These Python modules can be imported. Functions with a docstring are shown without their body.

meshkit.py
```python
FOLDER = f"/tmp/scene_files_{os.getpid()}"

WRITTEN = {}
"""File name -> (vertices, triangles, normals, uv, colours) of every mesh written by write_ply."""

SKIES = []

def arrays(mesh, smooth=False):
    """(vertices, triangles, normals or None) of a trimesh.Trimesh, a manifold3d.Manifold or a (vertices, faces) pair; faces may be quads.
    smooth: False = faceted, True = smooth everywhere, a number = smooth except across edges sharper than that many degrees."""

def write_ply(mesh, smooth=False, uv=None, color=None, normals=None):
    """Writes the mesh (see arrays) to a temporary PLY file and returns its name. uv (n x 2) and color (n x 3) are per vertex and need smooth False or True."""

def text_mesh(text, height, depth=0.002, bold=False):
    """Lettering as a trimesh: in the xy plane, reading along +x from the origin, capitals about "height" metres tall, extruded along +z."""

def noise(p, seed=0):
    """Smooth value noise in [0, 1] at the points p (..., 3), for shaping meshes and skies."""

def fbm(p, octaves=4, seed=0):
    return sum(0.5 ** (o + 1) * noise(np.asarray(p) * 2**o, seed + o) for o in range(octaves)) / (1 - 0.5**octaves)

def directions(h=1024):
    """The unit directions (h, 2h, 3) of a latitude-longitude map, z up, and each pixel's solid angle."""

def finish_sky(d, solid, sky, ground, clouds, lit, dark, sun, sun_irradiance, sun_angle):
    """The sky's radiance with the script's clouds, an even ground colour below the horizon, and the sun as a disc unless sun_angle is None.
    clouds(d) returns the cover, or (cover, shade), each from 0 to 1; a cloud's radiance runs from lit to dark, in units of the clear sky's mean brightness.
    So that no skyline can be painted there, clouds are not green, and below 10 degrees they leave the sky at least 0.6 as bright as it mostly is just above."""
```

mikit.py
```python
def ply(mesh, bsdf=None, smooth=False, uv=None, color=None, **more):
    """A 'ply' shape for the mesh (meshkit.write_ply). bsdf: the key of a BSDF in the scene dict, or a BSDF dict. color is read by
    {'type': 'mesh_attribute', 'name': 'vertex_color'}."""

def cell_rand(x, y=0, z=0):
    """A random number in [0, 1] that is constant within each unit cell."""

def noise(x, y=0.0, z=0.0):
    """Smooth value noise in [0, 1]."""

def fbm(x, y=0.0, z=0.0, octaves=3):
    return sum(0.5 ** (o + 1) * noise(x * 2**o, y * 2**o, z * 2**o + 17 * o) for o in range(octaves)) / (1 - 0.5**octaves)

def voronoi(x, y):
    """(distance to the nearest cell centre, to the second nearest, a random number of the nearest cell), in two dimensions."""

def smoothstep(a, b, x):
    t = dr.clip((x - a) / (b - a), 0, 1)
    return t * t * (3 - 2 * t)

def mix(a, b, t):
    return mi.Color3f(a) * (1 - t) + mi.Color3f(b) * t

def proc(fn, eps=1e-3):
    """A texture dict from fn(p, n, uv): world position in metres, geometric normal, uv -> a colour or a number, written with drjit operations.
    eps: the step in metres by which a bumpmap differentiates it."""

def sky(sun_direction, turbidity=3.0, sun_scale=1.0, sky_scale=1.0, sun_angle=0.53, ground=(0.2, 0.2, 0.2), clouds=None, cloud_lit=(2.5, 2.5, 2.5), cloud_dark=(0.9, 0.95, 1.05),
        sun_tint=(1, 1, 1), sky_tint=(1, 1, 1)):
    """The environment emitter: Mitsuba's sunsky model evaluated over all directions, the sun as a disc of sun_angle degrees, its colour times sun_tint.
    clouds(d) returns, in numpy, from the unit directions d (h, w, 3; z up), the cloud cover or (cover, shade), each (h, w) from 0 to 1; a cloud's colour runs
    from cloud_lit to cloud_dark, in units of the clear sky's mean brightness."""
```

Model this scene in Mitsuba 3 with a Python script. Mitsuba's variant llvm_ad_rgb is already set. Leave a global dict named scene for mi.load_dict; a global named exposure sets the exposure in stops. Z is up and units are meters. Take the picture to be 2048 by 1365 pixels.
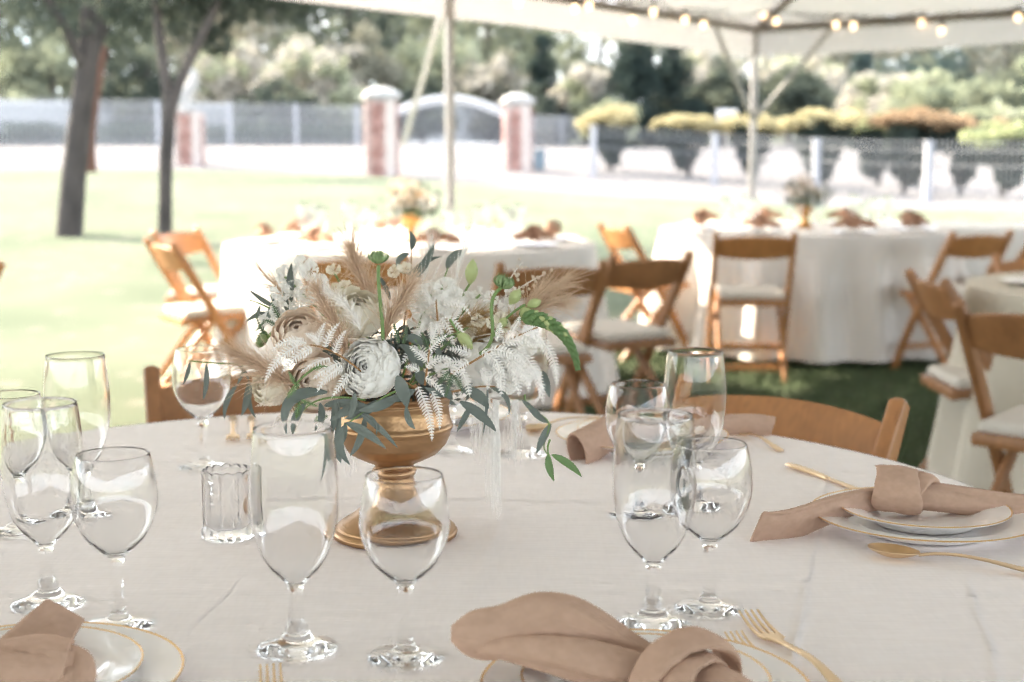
import math, random
import numpy as np, trimesh, mitsuba as mi, drjit as dr, mikit, meshkit
from scipy.interpolate import CubicSpline, PchipInterpolator
T = mi.ScalarTransform4f
scene, labels = {}, {}

# ---------------------------------------------------------------- camera, sky, exposure
FPX, YH, EYE, TABLE = 2844.0, 320.0, 1.187, 0.76          # focal length and horizon in pixels of the photograph, heights in metres
PITCH = math.atan((682.5 - YH) / FPX)
fwd = np.array([0, math.cos(PITCH), -math.sin(PITCH)])
scene['camera'] = {'type': 'thinlens', 'fov': 2 * math.degrees(math.atan(1024 / FPX)), 'fov_axis': 'x', 'aperture_radius': 0.0049, 'focus_distance': 1.50,
                   'near_clip': 0.05, 'far_clip': 2000.0, 'to_world': T().look_at(origin=[0, 0, EYE], target=(np.array([0, 0, EYE]) + fwd).tolist(), up=[0, 0, 1])}
SUN_EL, SUN_AZ = math.radians(34.5), np.array([-0.86, 0.51])
sun = [SUN_AZ[0] * math.cos(SUN_EL), SUN_AZ[1] * math.cos(SUN_EL), math.sin(SUN_EL)]
scene['sky'] = mikit.sky(sun, turbidity=3, sun_tint=(0.89, 0.955, 1.07), ground=(0.25, 0.26, 0.2),
                         clouds=lambda d: 0.9 * np.clip(meshkit.fbm(d * [3, 3, 6], 4, 5) * 2.4 - 0.5, 0, 1), cloud_lit=(2.6, 2.6, 2.65))
exposure = 4.55

# ---------------------------------------------------------------- helpers
def ray(px, py):
    x, y = (px - 1024) / FPX, (682.5 - py) / FPX
    return np.array([x, math.cos(PITCH) + y * math.sin(PITCH), -math.sin(PITCH) + y * math.cos(PITCH)])
def P(px, py, Y):                       # the point at that pixel of the photograph, Y metres ahead
    d = ray(px, py); return np.array([0, 0, EYE]) + d * (Y / d[1])
def PZ(px, py, z=TABLE):                # the point at that pixel on the level z
    d = ray(px, py); return np.array([0, 0, EYE]) + d * ((z - EYE) / d[2])
used = {}
def numbered(name):
    n = used.get(name, 0); used[name] = n + 1
    return name if n == 0 else f'{name}_{n:03d}'
def thing(name, label, cat, group=None, kind=None):
    k = numbered(name); labels[k] = {'label': label, 'category': cat}
    if group: labels[k]['group'] = group
    if kind: labels[k]['kind'] = kind
    return k
def shp(mesh, bsdf, smooth=40): return mikit.ply(mesh, bsdf, smooth)
def part(parent, name, shape, M=None):
    k = numbered(parent + '__' + name)
    scene[k] = shape if M is None else {**shape, 'to_world': T(M)}
    return k
def single(name, label, cat, shape, M=None, group=None, kind=None):
    k = thing(name, label, cat, group, kind); scene[k] = shape if M is None else {**shape, 'to_world': T(M)}; return k
def place(proto, name, label, cat, M, group=None):      # proto: [(part path, shape)]
    k = thing(name, label, cat, group)
    for path, s in proto: scene[k + '__' + path] = {**s, 'to_world': T(M)}
    return k
def names(parts):                                        # numbers the repeats of a part list
    seen, out = {}, []
    for n, s in parts:
        c = seen.get(n, 0); seen[n] = c + 1
        out.append((n if c == 0 else f'{n}_{c:03d}', s))
    return out
def struct(name, shape): scene[name] = shape; labels[name] = {'label': name.replace('_', ' '), 'category': 'ground', 'kind': 'structure'}
def mat(loc=(0, 0, 0), rz=0.0, s=1.0, rx=0.0, ry=0.0):
    c, n = math.cos(rz), math.sin(rz)
    R = np.array([[c, -n, 0], [n, c, 0], [0, 0, 1]])
    cx, sx = math.cos(rx), math.sin(rx); cy, sy = math.cos(ry), math.sin(ry)
    R = R @ np.array([[1, 0, 0], [0, cx, -sx], [0, sx, cx]]) @ np.array([[cy, 0, sy], [0, 1, 0], [-sy, 0, cy]])
    M = np.eye(4); M[:3, :3] = R * s; M[:3, 3] = loc; return M
def unit(v): v = np.asarray(v, float); return v / (np.linalg.norm(v, axis=-1, keepdims=True) + 1e-12)
def spline(pts, n):
    p = np.asarray(pts, float)
    if len(p) == 2: return p[0] + (p[1] - p[0]) * np.linspace(0, 1, n)[:, None]
    t = np.r_[0, np.cumsum(np.linalg.norm(np.diff(p[:, :3], axis=0), axis=1))]
    return CubicSpline(t, p)(np.linspace(0, t[-1], n))
def dense(pts, n):
    p = np.asarray(pts, float); t = np.r_[0, np.cumsum(np.linalg.norm(np.diff(p, axis=0), axis=1))]
    return PchipInterpolator(t, p)(np.linspace(0, t[-1], n))
def loft(pts, a, b, side, n=12, p=2.0, cap=True, taper=True):
    """A closed tube along pts: half width a along side, half thickness b across it, p = superellipse power."""
    pts = np.asarray(pts, float); m = len(pts)
    a, b = np.broadcast_to(np.asarray(a, float), m).copy(), np.broadcast_to(np.asarray(b, float), m).copy()
    t = unit(np.gradient(pts, axis=0)); side = np.broadcast_to(np.asarray(side, float), (m, 3))
    s = unit(side - (side * t).sum(1, keepdims=True) * t); nn = np.cross(t, s)
    if cap and taper:
        e = np.minimum(a[[0, -1]], b[[0, -1]]) * 0.45
        pts = np.vstack([pts[0] - t[0] * e[0], pts, pts[-1] + t[-1] * e[1]])
        a = np.r_[max(a[0] - e[0], a[0] * .3), a, max(a[-1] - e[1], a[-1] * .3)]; b = np.r_[max(b[0] - e[0], b[0] * .3), b, max(b[-1] - e[1], b[-1] * .3)]
        s = np.vstack([s[:1], s, s[-1:]]); nn = np.vstack([nn[:1], nn, nn[-1:]]); m += 2
    th = np.arange(n) * 2 * np.pi / n
    cu, su = np.sign(np.cos(th)) * abs(np.cos(th)) ** (2 / p), np.sign(np.sin(th)) * abs(np.sin(th)) ** (2 / p)
    v = pts[:, None] + (a[:, None] * cu)[..., None] * s[:, None] + (b[:, None] * su)[..., None] * nn[:, None]
    v = v.reshape(-1, 3); f = []
    i, j = np.meshgrid(np.arange(m - 1), np.arange(n), indexing='ij')
    q = np.stack([i * n + j, i * n + (j + 1) % n, (i + 1) * n + (j + 1) % n, (i + 1) * n + j], -1).reshape(-1, 4)
    f = np.vstack([q[:, [0, 1, 2]], q[:, [0, 2, 3]]])
    if cap:
        c0, c1 = len(v), len(v) + 1
        v = np.vstack([v, v[:n].mean(0), v[n * (m - 1):n * m].mean(0)])
        k = np.arange(n)
        f = np.vstack([f, np.stack([(k + 1) % n, k, k * 0 + c0], 1), np.stack([n * (m - 1) + k, n * (m - 1) + (k + 1) % n, k * 0 + c1], 1)])
    return trimesh.Trimesh(v, f, process=False)
def bar(p0, p1, a, b, side, n=12, p=5.0): return loft(np.array([p0, p1], float), a, b, side, n, p)
def tube(pts, r, n=6, m=None):
    pts = spline(pts, m) if m else np.asarray(pts, float)
    return loft(pts, r, r, [0.31, 0.22, 0.93] if abs(unit(pts[-1] - pts[0])[2]) < .8 else [1, .1, .05], n)
def cat(ms): return trimesh.util.concatenate(ms)
def box(x, y, z, c=(0, 0, 0), bev=0.0):
    if bev:
        import manifold3d as m3
        pts = np.array([[sx * (x / 2 - bx), sy * (y / 2 - by), sz * (z / 2 - bz)] for sx in (-1, 1) for sy in (-1, 1) for sz in (-1, 1) for bx, by, bz in ((0, bev, bev), (bev, 0, bev), (bev, bev, 0))])
        h = m3.Manifold.hull_points(pts).to_mesh(); b = trimesh.Trimesh(h.vert_properties[:, :3], h.tri_verts)
    else: b = trimesh.creation.box([x, y, z])
    b.apply_translation(c); return b
def lathe(prof, n=64):
    prof = np.asarray(prof, float); th = np.arange(n) * 2 * np.pi / n; m = len(prof)
    v = np.stack([prof[:, :1] * np.cos(th), prof[:, :1] * np.sin(th), prof[:, 1:] + 0 * th], -1).reshape(-1, 3)
    i, j = np.meshgrid(np.arange(m - 1), np.arange(n), indexing='ij')
    q = np.stack([i * n + j, i * n + (j + 1) % n, (i + 1) * n + (j + 1) % n, (i + 1) * n + j], -1).reshape(-1, 4)
    f = np.vstack([q[:, [0, 1, 2]], q[:, [0, 2, 3]]])
    msh = trimesh.Trimesh(v, f, process=False); msh.merge_vertices(); msh.update_faces(msh.nondegenerate_faces()); return msh
def grid(V):
    h, w = V.shape[:2]; i, j = np.meshgrid(np.arange(h - 1), np.arange(w - 1), indexing='ij'); k = i * w + j
    q = np.stack([k, k + 1, k + w + 1, k + w], -1).reshape(-1, 4)
    return trimesh.Trimesh(V.reshape(-1, 3), np.vstack([q[:, [0, 1, 2]], q[:, [0, 2, 3]]]), process=False)
def quads(c, size, rng, up=0.0, aspect=.55, droop=None):
    """leaf-shaped faces (two triangles) at the centres c, turned at random"""
    n = len(c); d = unit(rng.normal(size=(n, 3)) + [0, 0, up]); s = unit(np.cross(d, rng.normal(size=(n, 3))))
    size = np.broadcast_to(size, n)[:, None] * rng.uniform(.6, 1.3, (n, 1))
    v = np.stack([c - d * size / 2, c + s * size * aspect / 2, c + d * size / 2, c - s * size * aspect / 2], 1).reshape(-1, 3)
    return v, (np.arange(n)[:, None] * 4 + np.arange(4)).astype(int)

# ---------------------------------------------------------------- materials
def rgb(*c): return {'type': 'rgb', 'value': list(c)}
def prin(color, rough=.6, **k): return {'type': 'principled', 'base_color': color if isinstance(color, dict) else rgb(*color), 'roughness': rough, **k}
def two(b): return {'type': 'twosided', 'nested': b}
def bump(b, fn, scale=1.0, eps=1e-3): return {'type': 'bumpmap', 'tex': mikit.proc(fn, eps), 'scale': scale, 'inner': b}
fbm, noise, mix, sst = mikit.fbm, mikit.noise, mikit.mix, mikit.smoothstep

def seg_dist(p, a, b):
    ax, ay = float(a[0]), float(a[1]); dx, dy = float(b[0] - a[0]), float(b[1] - a[1])
    t = dr.clip(((p.x - ax) * dx + (p.y - ay) * dy) / (dx * dx + dy * dy), 0, 1)
    wx, wy = (noise(p.x * 22, p.y * 22, 3.0) - .5) * .005, (noise(p.x * 22, p.y * 22, 9.0) - .5) * .005
    return dr.sqrt(dr.square(p.x + wx - ax - t * dx) + dr.square(p.y + wy - ay - t * dy))
CREASES = [(PZ(505, 1140), PZ(300, 1350), -.0007, .0016), (PZ(1650, 985), PZ(1612, 1160), .0011, .0035), (PZ(1612, 1160), PZ(1580, 1365), .0013, .004), (PZ(260, 1004), PZ(700, 1000), -.0008, .004),
           (PZ(880, 1000), PZ(1240, 1008), -.0009, .005), (PZ(1940, 1190), PZ(1985, 1300), .0014, .003), (PZ(1940, 1190), PZ(1930, 1160), .0012, .003), (PZ(1090, 1150), PZ(1280, 1170), .0006, .006),
           (PZ(940, 1200), PZ(1010, 1010), .0006, .007), (PZ(1660, 870), PZ(1650, 985), .0008, .004), (PZ(1985, 1300), PZ(1995, 1420), .001, .004)]
def cloth_h(p, n, uv):
    h = .0042 * fbm(p.x * 8 + 2 * fbm(p.x * 6, p.y * 14, 1.), p.y * 34, p.z * 40, 3) + .0015 * fbm(p.x * 26 + 40 * fbm(p.x * 5, p.y * 5, 1.), p.y * 110, p.z * 40, 3) + .00016 * noise(p.x * 240, p.y * 1400, 2.) + .00012 * noise(p.x * 1500, p.y * 300, 5.)
    for a, b, k, w in CREASES:
        d = seg_dist(p, a, b); h += 2.5 * k * dr.exp(-dr.square(d / w))
    return h
def cloth_c(p, n, uv):
    t = .6 * fbm(p.x * 45, p.y * 300, p.z * 100, 3) + .4 * fbm(p.x * 300, p.y * 60, p.z * 100, 2)
    return mix((.725, .682, .672), (.815, .772, .762), t)
scene['linen'] = two(bump(prin(mikit.proc(cloth_c), .85, sheen=.4, specular=.2), cloth_h, 1.0, 8e-4))
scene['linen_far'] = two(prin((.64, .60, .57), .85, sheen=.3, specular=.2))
scene['burlap_cloth'] = two(prin((.50, .455, .385), .9, specular=.2))
scene['white_cloth'] = two(prin((.78, .76, .74), .85, specular=.2))
def nap_h(p, n, uv): return .00042 * (noise(p.x * 900, p.y * 900, p.z * 900)) + .0012 * fbm(p.x * 30, p.y * 30, p.z * 30, 3)
def nap_c(p, n, uv): return mix((.40, .262, .192), (.50, .342, .26), fbm(p.x * 160, p.y * 160, p.z * 160, 3))
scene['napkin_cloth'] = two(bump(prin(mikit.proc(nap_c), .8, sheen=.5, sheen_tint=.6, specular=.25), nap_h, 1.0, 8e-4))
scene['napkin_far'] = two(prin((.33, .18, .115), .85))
def wood(a, b, k=1.0):
    def fn(p, n, uv): return mix(a, b, fbm(p.x * 22 * k, p.y * 22 * k, p.z * 5 * k, 4)) * (.88 + .24 * noise(p.x * 160, p.y * 160, p.z * 14))
    return mikit.proc(fn)
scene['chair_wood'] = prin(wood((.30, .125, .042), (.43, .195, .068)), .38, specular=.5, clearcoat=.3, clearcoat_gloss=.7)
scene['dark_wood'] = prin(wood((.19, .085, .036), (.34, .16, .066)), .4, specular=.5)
scene['pad'] = prin((.50, .465, .42), .7)
scene['glass'] = {'type': 'dielectric', 'int_ior': 1.43, 'ext_ior': 1.0}
def gold_h(p, n, uv): return .0012 * noise(p.x * 90, p.y * 90, p.z * 90) * sst(.872, .868, p.z) * sst(.840, .850, p.z) + .00025 * noise(p.x * 400, p.y * 400, p.z * 400)
def gold_c(p, n, uv): return mix((.31, .18, .092), (.52, .32, .175), fbm(p.x * 35, p.y * 35, p.z * 60, 4))
scene['gold_paint'] = bump(prin(mikit.proc(gold_c), .33, metallic=.9, specular=.5), gold_h, 1.0, 1e-3)
scene['gold_far'] = prin((.52, .27, .09), .4, metallic=.7)
scene['gold_cutlery'] = two(prin((.78, .60, .39), .24, metallic=1.0))
scene['gold_rim'] = two(prin((.74, .48, .20), .3, metallic=.9))
scene['porcelain'] = two(prin((.74, .72, .71), .12, specular=.6, clearcoat=.6, clearcoat_gloss=.95))
scene['wax'] = prin((.80, .74, .64), .5)
def leafmat(c, tr=.5, rough=.55): return {'type': 'principledthin', 'base_color': rgb(*c), 'roughness': rough, 'diff_trans': tr, 'spec_trans': 0.0}
def euc_c(p, n, uv): return mix((.095, .12, .108), (.185, .21, .195), fbm(p.x * 45, p.y * 45, p.z * 45, 3))
scene['eucalyptus'] = two(prin(mikit.proc(euc_c), .55, specular=.35))
scene['green_leaf'] = two(prin((.12, .21, .075), .5))
scene['dark_green_leaf'] = two(prin((.075, .125, .065), .55))
scene['pale_green'] = two(prin((.42, .48, .22), .5))
scene['stem_green'] = prin((.17, .27, .09), .5)
scene['stem_brown'] = prin((.36, .19, .08), .6)
scene['bleached'] = leafmat((.90, .88, .86), .3, .7)
scene['bleached_tan'] = leafmat((.74, .66, .57), .5, .7)
scene['plume'] = leafmat((.68, .53, .41), .6, .7)
scene['plume_brown'] = leafmat((.50, .35, .18), .5, .7)
scene['petal_white'] = leafmat((.90, .89, .87), .26, .6)
scene['petal_cream'] = leafmat((.88, .84, .74), .3, .6)
scene['petal_blush'] = leafmat((.84, .73, .63), .28, .6)
scene['bark'] = prin(mikit.proc(lambda p, n, uv: mix((.012, .011, .011), (.075, .066, .062), fbm(p.x * 7, p.y * 7, p.z * 3, 4))), .9)
scene['bark_red'] = prin((.075, .035, .022), .9)
def canvas_c(p, n, uv): return mix((.73, .72, .775), (.80, .79, .845), fbm(p.x * 1.5, p.y * 1.5, p.z * 2, 3))
scene['canvas'] = {'type': 'principledthin', 'base_color': mikit.proc(canvas_c), 'roughness': .9, 'diff_trans': .10, 'spec_trans': 0.0}
scene['tent_metal'] = prin((.31, .295, .285), .45, metallic=.3)
scene['dark_metal'] = prin((.12, .095, .075), .5)
scene['cable'] = prin((.03, .025, .02), .6)
def lawn_c(p, n, uv):
    t, w = fbm(p.x * .8, p.y * .8, 1., 4), fbm(p.x * 6, p.y * 6, 2., 3)
    return mix(mix((.056, .074, .047), (.112, .124, .088), t), (.14, .132, .11), sst(.62, .8, w) * .7)
scene['lawn_ground'] = prin(mikit.proc(lawn_c), .95, specular=.1)
scene['grass_blade'] = two(prin((.085, .12, .06), .7, specular=.2))
scene['gravel'] = prin(mikit.proc(lambda p, n, uv: mix((.074, .072, .074), (.112, .108, .111), fbm(p.x * 3, p.y * 3, 0., 4))), .95)
scene['concrete'] = prin((.42, .42, .42), .9)
scene['pale_wall'] = prin((.29, .305, .315), .9)
scene['white_paint'] = prin((.60, .60, .62), .5)
scene['fence_metal'] = prin((.34, .35, .37), .5)
scene['fence_dark'] = prin((.15, .16, .17), .5)
scene['post_paint'] = prin((.32, .33, .36), .5)
scene['white_stone'] = prin((.32, .315, .31), .8)
for i, c in enumerate([(.25, .125, .105), (.31, .17, .148), (.21, .105, .09), (.34, .21, .185)]): scene[f'brick_{"abcd"[i]}'] = prin(c, .9)
scene['mortar'] = prin((.42, .38, .36), .95)
scene['blue_grey'] = prin((.16, .22, .27), .6)

# ---------------------------------------------------------------- ground
zl = PchipInterpolator([-400, 0, 9, 13, 28, 36, 62, 120, 400], [0, 0, 0, .28, .99, 1.5, 1.75, 3, 6])
zr = PchipInterpolator([-400, 0, 9, 14, 22, 27, 40, 62, 120, 400], [0, 0, 0, .2, .47, .52, 1.1, 1.75, 3, 6])
def ground(x, y):
    u = np.clip(np.asarray(x) / np.maximum(y, 4.), -.6, .6); w = np.clip((u + .1) / .42, 0, 1); w = w * w * (3 - 2 * w)
    yy = np.clip(y, -400, 400); return zl(yy) * (1 - w) + zr(yy) * w
def on_ground(px, py):
    d = ray(px, py); t = np.linspace(3, 160, 6000); q = np.array([0, 0, EYE]) + t[:, None] * d
    k = np.argmax(q[:, 2] < ground(q[:, 0], q[:, 1])); return q[k]
xs = np.unique(np.r_[np.linspace(-600, -40, 30), np.linspace(-40, 40, 161), np.linspace(40, 600, 30)])
ys = np.unique(np.r_[np.linspace(-600, -20, 20), np.linspace(-20, 80, 201), np.linspace(80, 400, 30), [500, 800, 1200]])
gx, gy = np.meshgrid(xs, ys)
struct('lawn', shp(grid(np.stack([gx, gy, ground(gx, gy)], -1)), 'lawn_ground', True))
labels['lawn']['label'] = 'sunlit lawn running from the tables to the driveway'
def sheet_on_ground(edge_near, edge_far, n=80, m=24, lift=.006):
    a, b = spline(edge_near, n), spline(edge_far, n); t = np.linspace(0, 1, m)[:, None, None]
    V = a[None] * (1 - t) + b[None] * t
    V = np.concatenate([V, np.zeros(V.shape[:2] + (1,))], -1) if V.shape[-1] == 2 else V
    V[..., 2] = ground(V[..., 0], V[..., 1]) + lift; return grid(V)
near_e = [on_ground(x, y)[:2] for x, y in ((-250, 339), (100, 341), (500, 344), (860, 362), (1200, 392), (1600, 412), (2100, 425), (2500, 432))]
near_e = [(-60, near_e[0][1] - 1)] + near_e + [(60, near_e[-1][1])]
far_e = [(x, 75.) for x in np.linspace(-60, 60, len(near_e))]
struct('driveway', shp(sheet_on_ground(near_e, far_e, 160, 60), 'gravel', True)); labels['driveway']['label'] = 'pale gravel driveway between the lawn and the fence'

# grass blades, in the parts of the lawn seen near the tables
rng = np.random.default_rng(11)
def blades(n, x0, x1, y0, y1, hgt):
    x = rng.uniform(x0, x1, n); y = rng.uniform(y0, y1, n)
    keep = abs(x / y) < .46; x, y = x[keep], y[keep]; n = len(x)
    b = np.stack([x, y, ground(x, y)], 1); a = rng.uniform(0, 6.28, n); s = np.stack([np.cos(a), np.sin(a), 0 * a], 1) * rng.uniform(.0025, .005, n)[:, None]
    tip = b + np.stack([rng.normal(0, .022, n), rng.normal(0, .022, n), rng.uniform(.5, 1.2, n) * hgt], 1)
    return np.stack([b - s, b + s, tip], 1).reshape(-1, 3)
gv = np.vstack([blades(110000, -.6, 4.2, 2.4, 9.5, .05)])
single('grass', 'short lawn grass between and beyond the tables', 'grass', shp((gv, np.arange(len(gv)).reshape(-1, 3)), 'grass_blade', False), kind='stuff')

# ---------------------------------------------------------------- tent
def eave(u):                                             # distance ahead of the left eave line where x/y = u
    return 1 / (-.128 * u + .0966)
C = np.array([2.23, 13.3]); e1, e2 = np.array([-.6, -.8]), np.array([.8, -.6])
L1, L2, ZE, ZH = 19.0, 11.0, 2.42, 2.13
tent = thing('frame_tent', 'large cream canvas frame tent over all the tables, with metal legs and braces', 'tent')
def tp(a, b, z): q = C + e1 * a + e2 * b; return np.array([q[0], q[1], z])
ridge = 3.9
def canvas_grid(p00, p01, p10, p11, n, m, sag):
    t, s = np.meshgrid(np.linspace(0, 1, n), np.linspace(0, 1, m), indexing='ij'); t, s = t[..., None], s[..., None]
    V = (p00 * (1 - t) + p10 * t) * (1 - s) + (p01 * (1 - t) + p11 * t) * s
    V[..., 2] -= sag * (np.sin(np.pi * t[..., 0] * 1) * np.sin(np.pi * s[..., 0])) ; return grid(V)
A_, B_, C_, D_ = tp(0, 0, ZE), tp(L1, 0, ZE), tp(L1, L2, ZE), tp(0, L2, ZE)
R0, R1 = tp(L2 / 2, L2 / 2, ridge), tp(L1 - L2 / 2, L2 / 2, ridge)
for q in ((A_, R0, B_, R1), (D_, R0, C_, R1), (A_, R0, D_, R0), (B_, R1, C_, R1)):
    part(tent, 'roof_panel', shp(canvas_grid(*q, 24, 24, .05), 'canvas', True))
def valance(p, q, ztop, zbot, n):
    t = np.linspace(0, 1, n)[:, None]; e = p * (1 - t) + q * t; k = np.linspace(0, 1, 5)
    V = np.repeat(e[:, None], 5, 1); dirv = unit(np.cross(q - p, [0, 0, 1.]))
    drop = (zbot - ztop) * (1 + .03 * np.sin(t[:, 0] * n * .21))
    V[..., 2] = ztop + drop[:, None] * k; V = V + dirv * (.012 * np.sin(t[:, 0] * n * .5)[:, None] * k)[..., None]
    return grid(V)
for p, q, n in ((A_, B_, 120), (A_, D_, 80), (D_, C_, 120), (B_, C_, 80)):
    part(tent, 'valance', shp(valance(p, q, ZE - .01, ZH, n), 'canvas', True))
for p, q in ((A_, B_), (A_, D_), (D_, C_), (B_, C_)):
    part(tent, 'eave_beam', shp(tube([p - [0, 0, .045], q - [0, 0, .045]], .03, 8), 'dark_metal'))
for p, q in ((A_, R0), (D_, R0), (B_, R1), (C_, R1), (R0, R1)):
    part(tent, 'rafter', shp(tube([p - [0, 0, .06], q - [0, 0, .06]], .03, 8), 'dark_metal'))
legs = [(0, 0), (4.42, 0), (8.84, 0), (L1, 0), (13.6, 0), (0, 5.5), (0, L2), (6.3, L2), (12.6, L2), (L1, L2)]
for a, b in legs:
    top = tp(a, b, ZE - .06); foot = top.copy(); foot[2] = ground(foot[0], foot[1])
    if abs(foot[0]) < 1 and foot[1] < 3: continue
    k = part(tent, 'leg', shp(tube([foot, top], .033, 12), 'tent_metal'))
    part(k, 'base_plate', shp(box(.2, .2, .015, foot + [0, 0, .012]), 'tent_metal'))
    for d in ((e1, 1), (-e1, 1)) if 0 < a < L1 and b == 0 else ((e1, 1), (e2, 1)) if b == 0 and a == 0 else ():
        if a == 4.42: continue
        lo = top.copy(); lo[2] = top[2] - .82; hi = top + np.r_[d[0], 0] * .80 + [0, 0, .03]
        part(tent, 'brace', shp(tube([lo, hi], .02, 8), 'tent_metal'))
p0 = P(884, 14, 9.8); pole_foot = on_ground(800, 300)
single('guy_strap', 'pale diagonal strap running from the tent leg down to the ground beyond the lawn', 'strap', shp(loft(np.array([p0, P(845, 160, 10.6), P(806, 290, 11.4)]), .024, .004, [1, .2, 0], 8, 4), 'canvas'))

# string lights
def string(label, bulbs, off):
    k = thing('string_light', label, 'string light', 'warm string lights along the tent eave'); pts = []
    for x, y in bulbs:
        u = (x - 1024) / FPX
        d = (eave(u) if x < 1500 else 1 / (.6 / 9.33 * u * 1.0 + .8 / 12.18 * 1.0 + 0.0) if False else eave(min(u, .168)) - max(0, u - .168) * 6.0) - off
        q = P(x, y, d); pts.append(q + [0, 0, .085])
        b = trimesh.creation.icosphere(2, 1.0); b.apply_scale([.025, .025, .034]); b.apply_translation(q)
        part(k, 'bulb', {**shp(b, 'wax', True), 'emitter': {'type': 'area', 'radiance': rgb(.19, .118, .06)}})
        part(k, 'socket', shp(tube([q + [0, 0, .026], q + [0, 0, .085]], .014, 8), 'cable'))
    pts = np.array(pts); out = [pts[0] - (pts[1] - pts[0])]
    for a, b in zip(pts[:-1], pts[1:]): out += [a, (a + b) / 2 - [0, 0, .035]]
    out += [pts[-1], pts[-1] * 2 - pts[-2]]
    part(k, 'cord', shp(tube(out, .006, 6, 120), 'cable'))
string('nearer string of warm bulbs hanging under the eave beam', [(1037, 5), (1178, 12), (1307, 25), (1407, 50), (1552, 43), (1707, 52), (1883, 62), (2036, 35)], .75)
string('farther string of warm bulbs looped close against the eave beam', [(1150, 18), (1265, 40), (1370, 40), (1527, 30), (1672, 50), (1843, 45)], .3)

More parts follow.
